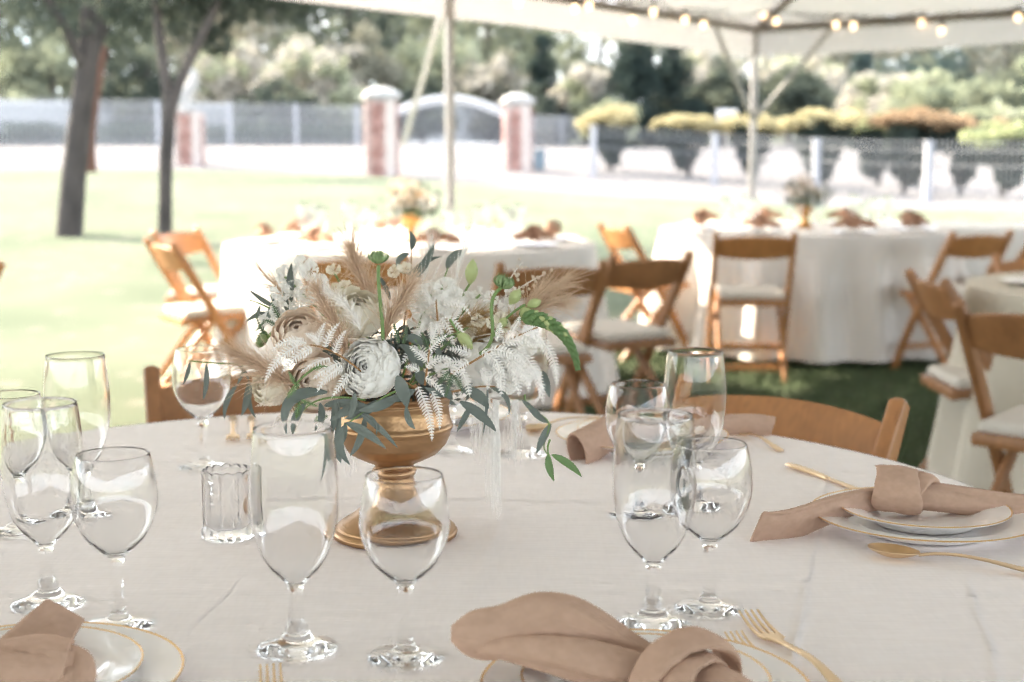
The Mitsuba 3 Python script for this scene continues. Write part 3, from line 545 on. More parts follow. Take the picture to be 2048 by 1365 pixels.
# ribbed votive
def votive():
    n = 168; th = np.arange(n) * 2 * np.pi / n; rib = abs(np.cos(th * 7)) ** .7; rows = []
    def ring(r, z): rows.append(np.stack([r * np.cos(th), r * np.sin(th), z + 0 * th], -1))
    ring(0 * th + .0001, 0.0004); ring(.026 + .0015 * rib, 0 * th); ring(.0285 + .0024 * rib, .002 + 0 * th); ring(.0287 + .0026 * rib, .010 + 0 * th)
    for z in np.linspace(.014, .070, 8): ring(.0268 + .0018 * rib, z + 0 * th)
    ring(.0268 + .0016 * rib, .0755 + .0025 * rib); ring(.0258 + .0012 * rib, .0768 + .0026 * rib); ring(.0246 + .0006 * rib, .0755 + .0025 * rib)
    for z in np.linspace(.07, .016, 6): ring(.0240 + 0 * th, z + 0 * th)
    ring(.021 + 0 * th, .0125 + 0 * th); ring(0 * th + .0001, .012 + 0 * th)
    V = np.array(rows); V = np.concatenate([V, V[:, :1]], 1); g = grid(V[:, ::1]); g.merge_vertices(); g.update_faces(g.nondegenerate_faces()); g.invert() if g.volume < 0 else None; return g
single('votive_glass', 'short clear ribbed glass votive with a scalloped rim, left of the centrepiece', 'votive', shp(votive(), 'glass', 40), mat(PZ(457, 1076) + [0, 0, .0012]))

# ---------------------------------------------------------------- plates and cutlery
def plate_proto(R, rim=True, mat_='porcelain'):
    k = R / .15
    o = dense(np.array([(.0001, .006), (.06, .006), (.085, .0065), (.098, .010), (.110, .0145), (.130, .0175), (.1495, .0200)]) * [k, 1], 40)
    bt = dense(np.array([(.1500, .0190), (.1492, .0180), (.130, .0150), (.110, .0118), (.098, .007), (.088, .001), (.080, .0), (.076, .003), (.0001, .003)]) * [k, 1], 40)
    band = np.array([(.1478, .01995), (.1497, .02045), (.1504, .0201), (.1502, .0192), (.1498, .0194), (.1478, .0194)]) * [k, 1]
    return names([('dish', shp(lathe(np.vstack([bt[::-1], o[::-1]]), 128), mat_, 60)), ('gold_band', shp(lathe(np.vstack([band, band[:1]])[::-1], 128), 'gold_rim', 40))])
CHG, SAL = plate_proto(.129), plate_proto(.097)
def setting(c, who):
    z = TABLE + .0015
    place(CHG, 'dinner_plate', 'white gold-rimmed dinner plate ' + who, 'plate', mat((c[0], c[1], z))); place(SAL, 'salad_plate', 'small white plate on top ' + who, 'plate', mat((c[0], c[1], z + .0072)))
PF, PL, PR_, PB = np.array([.104, 1.068]), np.array([-.393, 1.088]), np.array([.478, 1.612]), np.array([.195, 2.10])
setting(PF, 'at the bottom centre of the picture'); setting(PL, 'in the bottom left corner'); setting(PR_, 'at the right edge of the near table'); setting(PB, 'on the far side of the near table, behind the goblets')
PBL = np.array([-.13, 2.27]); setting(PBL, 'half hidden behind the bouquet')
def fork_mesh():
    h = spline([[0, 0, .004], [0, -.03, .007], [0, -.08, .012], [0, -.14, .006], [0, -.185, .003]], 24)
    ms = [loft(h, np.interp(np.linspace(0, 1, 24), [0, .15, .5, .85, 1], [.0075, .0032, .0038, .0075, .006]), .0014, [1, 0, 0], 10, 3)]
    for i in range(4):
        x = (i - 1.5) * .0058
        ms.append(loft(spline([[x * .85, -.006, .0045], [x, .012, .0035], [x, .034, .006], [x, .052, .0105]], 10), np.linspace(.0021, .0010, 10), np.linspace(.0014, .0008, 10), [1, 0, 0], 8, 3))
    ms.append(loft(np.array([[0, -.012, .005], [0, -.004, .0043], [0, .006, .0036]]), [.006, .0105, .0108], .0013, [1, 0, 0], 10, 4))
    return cat(ms)
def spoon_mesh():
    h = spline([[0, -.014, .0075], [0, -.04, .012], [0, -.09, .010], [0, -.15, .003]], 24)
    ms = [loft(h, np.interp(np.linspace(0, 1, 24), [0, .12, .5, .85, 1], [.005, .0030, .0038, .0080, .006]), .0014, [1, 0, 0], 10, 3)]
    t, a = np.meshgrid(np.linspace(0, 1, 12), np.linspace(0, 2 * np.pi, 33), indexing='ij')
    x, y = .0175 * t * np.cos(a) * (1 + .12 * np.sin(a)), .014 + .028 * t * np.sin(a); z = .0015 + .0085 * t ** 2 + .0015 * (y + .014) / .05
    V = np.stack([x, y, z], -1); W_ = V.copy(); W_[..., 2] -= .0012
    ms += [grid(V), grid(W_[:, ::-1]), grid(np.stack([V[-1], W_[-1]]))]
    return cat(ms)
def knife_mesh():
    h = spline([[0, 0, .003], [0, -.05, .004], [0, -.10, .003]], 12)
    return cat([loft(h, np.interp(np.linspace(0, 1, 12), [0, .8, 1], [.005, .0085, .006]), .0025, [1, 0, 0], 10, 3), loft(spline([[0, 0, .003], [.001, .06, .003], [.003, .12, .003]], 12), np.interp(np.linspace(0, 1, 12), [0, .8, 1], [.006, .009, .003]), .0009, [1, 0, .05], 8, 3)])
FK, SP, KN = shp(fork_mesh(), 'gold_cutlery', 40), shp(spoon_mesh(), 'gold_cutlery', 40), shp(knife_mesh(), 'gold_cutlery', 40)
def lay(shape, name, tip, tail, label, tipoff, s=1.0, lift=.001):      # laid on the cloth, from the pixel of its tip towards the pixel of its tail
    a, b = PZ(*tip), PZ(*tail); d = unit(a - b); rz = math.atan2(d[1], d[0]) - math.pi / 2; o = a - d * tipoff * s
    single(name, label, name, shape, mat((o[0], o[1], TABLE + lift), rz, s))
lay(FK, 'fork', (1496, 1246), (1650, 1372), 'larger gold fork right of the bottom centre plate', .052, 1.05)
lay(FK, 'fork', (1466, 1286), (1610, 1412), 'smaller gold fork half hidden by the bottom centre plate', .052, .9)
lay(SP, 'spoon', (1735, 1112), (2040, 1152), 'gold spoon on the cloth in front of the right-hand plate', .042, 1.0)
lay(KN, 'knife', (1500, 905), (1636, 958), 'gold knife beyond the right-hand plate, tip of its handle showing', .12, 1.0) if False else lay(KN, 'knife', (1760, 1000), (1634, 955), 'gold knife beyond the right-hand plate, only its handle end showing', .12, .95)
lay(FK, 'fork', (466, 893), (466, 850), 'gold fork on the far side of the table just right of the lone wine glass', .052, 1.0)
lay(FK, 'fork', (507, 890), (503, 848), 'gold fork second from the lone wine glass, by the tall front goblet', .052, .95)
lay(FK, 'fork', (541, 1354), (545, 1420), 'gold fork whose tips show at the bottom edge below the front left goblet', .052, .95)
lay(SP, 'spoon', (1046, 872), (1180, 842), 'gold spoon behind the bouquet on the far side of the table', .042, 1.0)
lay(SP, 'spoon', (1470, 868), (1560, 905), 'gold spoon beyond the goblets near the far right chair', .042, .8)

# ---------------------------------------------------------------- knotted napkins
def cloth_tail(pts, a, b, side, n=28, seed=0, amp=.004, folds=0.35, p=2.2):
    c = spline(np.c_[np.array(pts, float), np.array(a, float), np.array(b, float)], 44)
    m = loft(c[:, :3], c[:, 3], c[:, 4], side, n, p, True, True); v = m.vertices
    ax = np.clip(meshkit.fbm(np.asarray(v) * [30, 30, 40.], 2, seed) - .5, -.5, .5); nr = 46
    th = np.r_[np.tile(np.arange(n) * 2 * np.pi / n, nr), 0, 0]; ss = np.r_[np.repeat(np.linspace(0, 1, nr), n), 0, 1]; bb = np.r_[np.repeat(np.interp(np.linspace(0, 1, nr), np.linspace(0, 1, 44), c[:, 4]), n), 0, 0]
    rg_ = np.random.default_rng(seed); gro = 0
    for i in range(4):
        t0 = rg_.uniform(0, 6.28) + rg_.normal(0, .7) * ss; dd = np.abs((th - t0 + np.pi) % (2 * np.pi) - np.pi); gro = gro - np.exp(-(dd / .17) ** 2) * rg_.uniform(.5, 1) + .5 * np.exp(-((dd - .4) / .3) ** 2) * .6
    m.vertices = v + m.vertex_normals * (ax * 1.4 * amp + gro * bb * folds)[:, None]; return m
def band(center, axis, Rv, Ru, w, th, upv, seed, t0=0., t1=1., tw=.0, nst=56):
    """the wrapped band of a knot: a cloth strip looped round the axis"""
    axis = unit(axis); upv = unit(np.asarray(upv) - np.dot(upv, axis) * axis); sv = np.cross(axis, upv)
    a = np.linspace(t0, t1, nst) * 2 * np.pi
    pts = center + np.outer(np.cos(a) * Rv, upv) + np.outer(np.sin(a) * Ru, sv) + np.outer((np.linspace(-1, 1, nst)) * tw, axis)
    side = axis + .35 * np.outer(np.cos(a * .5 + 1), upv) * 0
    m = loft(pts, w * (1 + .12 * np.sin(a * 2 + seed)), th, np.broadcast_to(axis, (nst, 3)), 24, 2.0, True)
    v = m.vertices; m.vertices = v + m.vertex_normals * ((meshkit.fbm(np.asarray(v) * 45, 3, seed) - .5) * .006)[:, None]; return m
def napkin(label, meshes): single('napkin', label, 'napkin', shp(cat(meshes), 'napkin_cloth', True))
p = lambda x, y, Y: P(x, y, Y)
up = np.array([0, 0, 1.])
# bottom centre
napkin('tan napkin tied in a knot at the bottom centre, its tail reaching left', [
    cloth_tail([p(915, 1268, 1.10), p(940, 1270, 1.10), p(1000, 1266, 1.10), p(1090, 1248, 1.10), p(1180, 1272, 1.09), p(1260, 1310, 1.08), p(1330, 1335, 1.075)], [.013, .017, .0195, .022, .019, .014, .012], [.010, .017, .0205, .025, .022, .017, .013], [-.15, -.8, .6], seed=1, amp=.002, folds=.10, n=40),
    cloth_tail([p(960, 1300, 1.085), p(1060, 1302, 1.07), p(1160, 1322, 1.06), p(1290, 1348, 1.06)], [.004, .012, .017, .014], [.005, .012, .016, .014], [0, -.6, .8], seed=2, amp=.0015, folds=.10, n=40),
    band(p(1368, 1372, 1.045), np.array([.50, -.80, -.10]), .037, .046, .017, .0045, np.array([-.2, .1, 1.]), 3, -.34, .36, .004),
    band(p(1385, 1390, 1.035), np.array([.62, -.72, -.05]), .030, .038, .015, .004, np.array([.2, .1, 1.]), 5, -.30, .30, .01),
    cloth_tail([p(1330, 1360, 1.065), p(1400, 1372, 1.04), p(1450, 1400, 1.02), p(1500, 1450, 1.0), p(1560, 1530, .97)], [.014, .019, .022, .024, .026], [.012, .017, .018, .016, .012], [0, .3, 1], seed=4, amp=.003, folds=.2, n=40)])
# bottom left
napkin('tan napkin knotted on the bottom left plate, its tail standing up', [
    cloth_tail([p(30, 1330, 1.09), p(70, 1290, 1.12), p(105, 1250, 1.145), p(130, 1222, 1.16)], [.025, .024, .022, .0195], [.010, .007, .005, .0035], [1, -.1, -.35], seed=5, amp=.002, p=4),
    band(p(60, 1345, 1.075), p(160, 1345, 1.075) - p(-20, 1352, 1.08), .022, .03, .036, .0055, up, 6, -.1, .72),
    cloth_tail([p(140, 1335, 1.07), p(60, 1350, 1.05), p(-40, 1350, 1.05), p(-140, 1345, 1.05)], [.014, .016, .018, .02], [.014, .015, .016, .016], [0, .3, 1], seed=7),
    cloth_tail([p(110, 1310, 1.08), p(150, 1345, 1.06), p(120, 1400, 1.04)], [.014, .016, .016], [.008, .010, .010], [1, 0, 0], seed=8)])
# right
napkin('tan napkin knotted on the right-hand plate, one tail spread flat to the left', [
    cloth_tail([p(1760, 1000, 1.64), p(1700, 1008, 1.62), p(1640, 1028, 1.60), p(1575, 1052, 1.575), p(1530, 1060, 1.565), p(1512, 1060, 1.56)], [.013, .0165, .019, .022, .0245, .0245], [.009, .007, .006, .005, .003, .002], [-.25, -.45, .85], seed=9, amp=.0012, p=3.2),
    band(p(1800, 980, 1.625), p(1850, 1000, 1.62) - p(1740, 985, 1.64), .024, .026, .026, .0045, up, 10, -.05, .9, .006),
    band(p(1835, 985, 1.625), p(1900, 1012, 1.6) - p(1790, 960, 1.65), .021, .024, .012, .0045, up, 12, -.1, .8, -.006),
    cloth_tail([p(1800, 985, 1.63), p(1880, 996, 1.63), p(1980, 1010, 1.63), p(2080, 1022, 1.63), p(2180, 1035, 1.63)], [.017, .0165, .0165, .018, .02], [.015, .014, .014, .014, .012], [0, .4, 1], seed=11, amp=.0015)])
# far side
def hollow(p0, p1, r0, r1, seed):
    t = np.linspace(0, 1, 16); a = np.linspace(0, 2 * np.pi, 33); ax = unit(p1 - p0); s = unit(np.cross(ax, up)); n_ = np.cross(s, ax)
    def sh(o): return np.array([p0 + (p1 - p0) * q_ + (r0 + (r1 - r0) * q_ - o) * (np.outer(np.cos(a), s) * .62 + np.outer(np.sin(a), n_)) for q_ in t])
    A, B = sh(0), sh(.0025); return cat([grid(A), grid(B[:, ::-1]), grid(np.stack([B[0], A[0]]))])
napkin('tan napkin rolled to a cone, open end left, on the far side of the table', [hollow(p(1153, 905, 1.98), p(1262, 838, 2.06), .030, .024, 1), cloth_tail([p(1225, 862, 2.04), p(1300, 880, 2.05), p(1350, 885, 2.06)], [.025, .026, .02], [.022, .022, .016], [0, .4, 1], seed=14)])
napkin('dusky brown napkin tail at the table edge by the honey wood chair', [cloth_tail([p(1380, 862, 2.12), p(1440, 852, 2.15), p(1500, 850, 2.17), p(1544, 855, 2.18)], [.016, .016, .017, .017], [.008, .006, .005, .003], [0, -.2, 1], seed=15, amp=.002)])

# ---------------------------------------------------------------- centrepiece
VC = PZ(790, 1073); VY = VC[1]
vprof = [(.0001, .001), (.066, 0), (.0705, .002), (.0715, .006), (.0695, .0095), (.066, .011), (.0655, .0135), (.060, .018), (.047, .026), (.036, .036), (.029, .048), (.0245, .060), (.0225, .070), (.0245, .0725), (.0255, .0755), (.0245, .0785), (.0215, .0805), (.0225, .084), (.034, .089), (.049, .0965), (.059, .107), (.0635, .117), (.0648, .1225), (.0665, .125), (.0672, .1275), (.0665, .130), (.0650, .1325), (.0640, .137), (.0625, .144), (.0622, .150), (.0632, .1535), (.0640, .1555), (.0628, .158), (.0645, .1605), (.0668, .1625), (.0672, .1645), (.066, .1655), (.063, .1645), (.060, .160), (.058, .150), (.0001, .150)]
vv = np.array(vprof); dens = np.vstack([np.linspace(a, b, 4)[:-1] for a, b in zip(vv[:-1], vv[1:])] + [vv[-1:]])
split = np.argmin(np.linalg.norm(dens - [.0215, .0805], axis=1))
vk = thing('compote_vase', 'gold footed compote vase holding the bouquet on the near table', 'vase')
part(vk, 'foot', shp(lathe(dens[:split + 1], 96), 'gold_paint', 60), mat(VC + [0, 0, .001])); part(vk, 'bowl', shp(lathe(dens[split:], 96), 'gold_paint', 60), mat(VC + [0, 0, .001]))

R_ = np.random.default_rng(21)
def leaf_mesh(a, b, w, bend=(0, 0, 0), nrm=(0, -1, .3), tw=0.3, rg=R_):
    n = 11; t = np.linspace(0, 1, n)[:, None]; pts = a * (1 - t) + b * t + np.asarray(bend) * (4 * t * (1 - t))
    tan = unit(np.gradient(pts, axis=0)); nrm = unit(np.asarray(nrm, float) + rg.normal(0, .25, 3)); s = unit(np.cross(tan, nrm)); nn = np.cross(s, tan)
    tw_ = tw * (t - .5) * 2 * rg.choice([-1, 1]); s = s * np.cos(tw_) + nn * np.sin(tw_); nn = np.cross(s, tan)
    pr = (np.sin(np.pi * np.clip(t * .97 + .015, 0, 1) ** .82)) ** .75 * w
    return grid(np.stack([pts - s * pr, pts - s * pr * .5 - nn * pr * .12, pts - nn * pr * .22, pts + s * pr * .5 - nn * pr * .12, pts + s * pr], 1))
PXM = FPX / 1.55
def sprig(label, stem, leaves, Y, material='eucalyptus', stem_m='stem_green', rstem=.0011):
    """leaves: (x0, y0, x1, y1, half width px, bend x, bend y[, depth])"""
    k = thing('eucalyptus_sprig', label, 'foliage')
    part(k, 'stem', shp(tube([P(x, y, Y) for x, y in stem], np.linspace(rstem * 1.2, rstem * .6, 20), 6, 20), stem_m, True))
    for L in leaves:
        x0, y0, x1, y1, w, bx, by = L[:7]; dY = L[7] if len(L) > 7 else 0
        a, b = P(x0, y0, Y + dY * .3), P(x1, y1, Y + dY - .012 * R_.random())
        part(k, 'leaf', shp(leaf_mesh(a, b, w / PXM, np.array([bx, 0, -by]) / PXM), material, True))
    return k
sprig('eucalyptus sprig drooping left beside the lone wine glass', [(560, 735), (500, 730), (440, 727), (378, 722)], [(380, 724, 366, 770, 4, 2, 0), (412, 728, 406, 800, 6, 4, 0), (474, 770, 449, 838, 6, -8, 0), (498, 762, 483, 832, 8, 4, 0), (498, 775, 512, 836, 5, -6, 4), (474, 727, 498, 762, 4, 4, 0), (488, 740, 474, 772, 4, 0, 0)], 1.57)
sprig('eucalyptus sprig at the upper left of the bouquet', [(640, 700), (590, 650), (545, 620), (498, 600)], [(583, 604, 583, 527, 8, -3, 0), (548, 613, 498, 580, 5, 2, 4), (530, 625, 492, 644, 5, 0, -3), (541, 610, 524, 660, 5, 4, 0), (575, 625, 568, 582, 6, 0, 0), (610, 640, 618, 612, 8, 0, 0), (617, 618, 628, 648, 7, 0, 0), (560, 632, 540, 590, 4, 2, 0), (520, 612, 512, 640, 4, 0, 0)], 1.60)
sprig('broad eucalyptus leaves arching over the left of the vase', [(730, 800), (680, 795), (640, 800), (600, 830)], [(655, 785, 572, 868, 12, -30, -26), (648, 812, 745, 818, 9, 0, -8), (612, 805, 586, 870, 8, -8, 0), (668, 800, 662, 872, 7, 4, 0), (640, 806, 634, 862, 7, 6, 0), (690, 845, 668, 905, 8, 6, 0, -.01), (676, 800, 652, 960, 7, 10, 0)], 1.50)
sprig('eucalyptus cluster hanging in front of the gold vase', [(800, 780), (760, 800), (722, 828), (690, 850)], [(692, 846, 772, 898, 9, 0, -6, -.02), (722, 830, 795, 896, 6, 2, -4, -.02), (690, 850, 700, 930, 9, -16, 0, -.02), (730, 832, 700, 912, 8, 6, 4), (688, 870, 682, 926, 9, -8, 0), (794, 752, 814, 816, 13, 2, 0, -.01), (812, 812, 830, 858, 7, -4, 4, -.02), (709, 786, 700, 836, 8, 2, 0), (800, 790, 716, 822, 10, 0, 6), (760, 800, 690, 838, 10, 0, 6, .01), (830, 780, 770, 800, 9, 0, 4), (722, 826, 752, 872, 3, 12, -6, -.02), (740, 815, 660, 842, 10, 0, -8)], 1.475)
sprig('dark eucalyptus leaves at the lower right, above the hanging threads', [(860, 790), (900, 785), (950, 775), (990, 774)], [(920, 804, 992, 863, 10, 4, -4, -.02), (942, 812, 914, 864, 6, 0, 0, -.02), (922, 777, 977, 818, 12, 6, -6, -.02), (980, 775, 1018, 830, 5, 12, -8), (945, 768, 922, 778, 4, 0, 0), (975, 776, 966, 870, 3, 2, 0), (900, 790, 850, 775, 8, 0, 4), (880, 770, 905, 800, 10, 0, 0)], 1.49, stem_m='stem_brown')
sprig('eucalyptus sprig trailing down to the cloth at the right of the bouquet', [(1050, 790), (1068, 822), (1098, 848), (1090, 880), (1100, 912)], [(1086, 742, 1099, 795, 8, 0, 0), (1052, 803, 1097, 846, 7, 0, 6), (1102, 848, 1073, 908, 8, -2, 0), (1068, 822, 1044, 800, 5, 0, 0)], 1.55)
sprig('fresh green leaf pair at the tip of the right trailing sprig', [(1100, 880), (1098, 910), (1100, 914)], [(1096, 910, 1108, 963, 8, -3, 0), (1103, 910, 1163, 954, 8, 4, -4)], 1.55, 'green_leaf')
sprig('eucalyptus leaves standing up at the top of the bouquet', [(805, 700), (812, 620), (820, 560), (822, 500)], [(820, 558, 868, 486, 9, 6, 6), (816, 556, 884, 514, 8, 0, -10), (822, 500, 818, 462, 7, 6, 0), (818, 508, 796, 540, 7, -8, -6), (845, 556, 800, 546, 6, 0, -6), (780, 600, 752, 545, 5, 4, 0)], 1.62, stem_m='stem_brown')
sprig('lone dark eucalyptus leaf beside the closed bud', [(880, 600), (888, 560), (896, 536)], [(894, 538, 936, 500, 10, -8, -6)], 1.62)
sprig('grey-green leaves tucked in the centre beside the white bloom', [(820, 740), (840, 700), (830, 680)], [(800, 690, 826, 742, 9, 10, -8), (868, 690, 878, 722, 6, 4, 0), (812, 700, 846, 735, 12, 0, -6), (830, 745, 862, 770, 12, 0, 0, .02), (846, 690, 806, 680, 9, 0, -8)], 1.50)

# bleached ferns
def comb(pts, w, n, nrm=None, rg=R_, pw=.29):
    c = spline(np.array(pts, float), n + 2)[1:-1]; t = np.linspace(0, 1, n); tan = unit(np.gradient(c, axis=0))
    nrm = unit((np.array([0, -1., .35]) if nrm is None else np.asarray(nrm, float)) + rg.normal(0, .22, 3)); lat = unit(np.cross(tan, nrm)); nn = np.cross(lat, tan)
    ln = w * (np.minimum(1, .55 + 2.2 * t) * (1 - t) ** .62 + .04); L = np.linalg.norm(np.diff(c, axis=0), axis=1).sum(); hw = L / n * pw
    V, F = [], []
    for sgn in (-1, 1):
        d = unit(lat * sgn + tan * .42 + nn * rg.normal(-.1, .12, (n, 1))); l = (ln * rg.uniform(.88, 1.1, n))[:, None]
        sd = unit(tan - d * (tan * d).sum(1, keepdims=True))
        b = c; k = np.stack([b - sd * hw, b + sd * hw, b + d * l * .6 + sd * hw * .95 - nn * l * .03, b + d * l - nn * l * .12 + tan * l * .1, b + d * l * .6 - sd * hw * .95 - nn * l * .03], 1)
        V.append(k.reshape(-1, 3)); o = np.arange(n)[:, None] * 5; F.append(np.vstack([o + [0, 1, 2], o + [0, 2, 4], o + [4, 2, 3]]) + sum(len(x) for x in V[:-1]))
    st = loft(c, np.linspace(.0011, .0004, n), np.linspace(.0009, .0004, n), nrm, 5)
    return cat([trimesh.Trimesh(np.vstack(V), np.vstack(F), process=False), st])
def fern(label, rach, combs, m='bleached', stem_m='stem_brown'):
    """combs: (x0, y0, x1, y1, bend x, bend y, half width px, Y0, Y1)"""
    k = thing('fern_frond', label, 'fern')
    if rach: part(k, 'stem', shp(tube([P(*q_) for q_ in rach], np.linspace(.0014, .0007, 16), 6, 16), stem_m, True))
    for x0, y0, x1, y1, bx, by, w, Y0, Y1 in combs:
        pts = [P(x0, y0, Y0), P((x0 + x1) / 2 + bx, (y0 + y1) / 2 + by, (Y0 + Y1) / 2 - .004), P(x1, y1, Y1)]
        n = max(10, int(math.hypot(x1 - x0, y1 - y0) / 6.4)); part(k, 'pinna', shp(comb(pts, w / PXM, n), m, False))
    return k
fern('bleached white fern fanning out at the left of the bouquet', [(780, 790, 1.50), (730, 750, 1.49), (680, 712, 1.48), (620, 690, 1.47)],
     [(600, 690, 527, 772, -6, -12, 17, 1.47, 1.45), (628, 696, 560, 752, -4, -8, 17, 1.47, 1.45), (664, 716, 596, 750, -2, -6, 16, 1.475, 1.455), (610, 684, 540, 706, -6, -10, 14, 1.475, 1.47), (640, 688, 606, 668, -4, -8, 13, 1.475, 1.47), (634, 694, 654, 640, -4, 0, 13, 1.475, 1.475), (650, 700, 685, 642, -8, -2, 13, 1.475, 1.475), (668, 710, 697, 656, -6, 2, 13, 1.475, 1.475), (692, 736, 632, 792, -8, -10, 17, 1.48, 1.46), (684, 726, 622, 762, 0, -6, 17, 1.478, 1.46), (700, 745, 660, 800, 0, 0, 14, 1.485, 1.47), (616, 690, 570, 690, 0, -8, 14, 1.472, 1.47)])
fern('bleached fern sprays filling the centre between the white bloom and the right fern', [(850, 770, 1.50), (855, 730, 1.48), (860, 690, 1.475)],
     [(850, 740, 905, 715, 0, -10, 15, 1.475, 1.468), (855, 725, 815, 690, -4, -6, 14, 1.475, 1.47), (858, 705, 900, 668, 2, -8, 13, 1.475, 1.472), (846, 755, 890, 800, 8, -4, 15, 1.475, 1.466), (860, 690, 872, 640, 4, 0, 12, 1.478, 1.48), (840, 745, 806, 735, 0, -6, 13, 1.475, 1.47)])
fern('small bleached fern drooping at the lower left behind the tall goblet', [(640, 790, 1.53), (580, 800, 1.52)], [(620, 790, 540, 800, -4, -6, 18, 1.53, 1.52), (600, 800, 505, 816, 0, -6, 14, 1.53, 1.52), (590, 806, 540, 860, 0, 0, 16, 1.53, 1.52), (610, 800, 590, 870, -4, 0, 14, 1.53, 1.52), (570, 750, 520, 780, 0, 0, 15, 1.55, 1.54)], 'bleached_tan')
fern('two bleached fern tips hanging over the rim of the gold vase', [(800, 760, 1.49), (832, 776, 1.48)], [(832, 770, 864, 888, 8, -4, 17, 1.482, 1.475), (860, 778, 878, 866, 8, -2, 14, 1.485, 1.478), (795, 745, 800, 800, -4, 0, 14, 1.49, 1.48)])
fern('large bleached white fern spilling over the right of the bouquet', [(900, 750, 1.50), (960, 715, 1.49), (1020, 680, 1.485), (1075, 655, 1.48)],
     [(1064, 665, 1112, 782, 14, -14, 18, 1.485, 1.475), (1034, 700, 1086, 815, 12, -10, 20, 1.485, 1.475), (1010, 715, 1036, 800, 10, -8, 19, 1.485, 1.478), (985, 725, 1000, 800, 8, -6, 18, 1.487, 1.478), (960, 735, 975, 785, 6, -4, 17, 1.49, 1.48), (1040, 672, 1085, 660, 0, -8, 14, 1.485, 1.485), (1000, 690, 1070, 690, 0, -10, 16, 1.485, 1.48), (975, 700, 1060, 740, 6, -12, 18, 1.483, 1.475), (1020, 668, 1040, 628, 4, 0, 13, 1.49, 1.49), (990, 685, 1000, 640, 4, 0, 14, 1.49, 1.49), (960, 700, 1010, 760, 8, -6, 19, 1.48, 1.472), (940, 720, 900, 770, -4, -6, 18, 1.485, 1.475), (930, 728, 870, 740, -4, -8, 16, 1.487, 1.48), (945, 715, 890, 700, 0, -8, 16, 1.487, 1.48), (920, 735, 940, 800, 4, 0, 17, 1.48, 1.472), (1050, 690, 1100, 700, 2, -8, 14, 1.485, 1.48), (1020, 720, 1058, 790, 10, -6, 18, 1.48, 1.47)])
fern('bleached fern sprays standing at the top right of the bouquet', [(880, 690, 1.54), (875, 640, 1.53), (872, 600, 1.53)],
     [(880, 610, 945, 640, 8, -16, 12, 1.52, 1.515), (885, 630, 932, 690, 12, -4, 11, 1.515, 1.51), (880, 632, 908, 704, 8, 0, 12, 1.515, 1.51), (872, 640, 884, 690, 4, 0, 13, 1.515, 1.51), (862, 640, 862, 700, 0, 0, 13, 1.515, 1.51), (850, 640, 835, 690, -4, 0, 12, 1.515, 1.51), (905, 640, 926, 600, 4, 0, 11, 1.53, 1.53), (866, 610, 846, 575, -2, 0, 12, 1.53, 1.53), (880, 604, 900, 575, 2, 0, 11, 1.53, 1.53), (830, 700, 870, 735, 6, -4, 17, 1.505, 1.495), (845, 690, 800, 735, -6, -2, 15, 1.505, 1.495)])
fern('dark feathery green fern in the centre right of the bouquet', [(850, 700, 1.50), (880, 680, 1.5), (920, 665, 1.5)], [(850, 690, 905, 672, 0, -6, 10, 1.498, 1.49), (870, 684, 920, 700, 0, -4, 9, 1.498, 1.49), (860, 700, 840, 660, 0, 0, 9, 1.498, 1.495), (905, 745, 890, 800, 0, 0, 10, 1.474, 1.468), (905, 750, 925, 790, 4, 0, 10, 1.474, 1.468), (900, 742, 870, 775, 0, 0, 10, 1.474, 1.468), (800, 690, 786, 640, 0, 0, 10, 1.498, 1.5), (805, 690, 815, 650, 0, 0, 9, 1.498, 1.5)], 'dark_green_leaf', 'stem_green')
fern('green dill-like sprigs low at the left of the bouquet', [(640, 730, 1.485), (600, 760, 1.48), (575, 790, 1.48)], [(600, 765, 572, 800, 0, 0, 9, 1.478, 1.475), (590, 770, 576, 740, 0, 0, 8, 1.478, 1.475), (600, 800, 640, 815, 0, 0, 9, 1.485, 1.48), (625, 740, 660, 735, 0, -4, 8, 1.47, 1.468), (600, 800, 590, 850, 0, 0, 10, 1.5, 1.5), (628, 845, 660, 830, 0, 0, 14, 1.51, 1.5)], 'green_leaf', 'stem_green')
fern('fine green tendrils at the upper left of the bouquet', [(600, 640, 1.57), (560, 660, 1.565), (530, 680, 1.56)], [(560, 660, 520, 640, 0, -6, 9, 1.565, 1.56), (535, 675, 512, 620, -6, 0, 8, 1.56, 1.56), (530, 640, 505, 665, 0, 4, 8, 1.57, 1.57), (560, 640, 540, 600, 0, 0, 10, 1.575, 1.575), (575, 650, 610, 640, 0, 0, 9, 1.565, 1.56)], 'dark_green_leaf', 'stem_green')

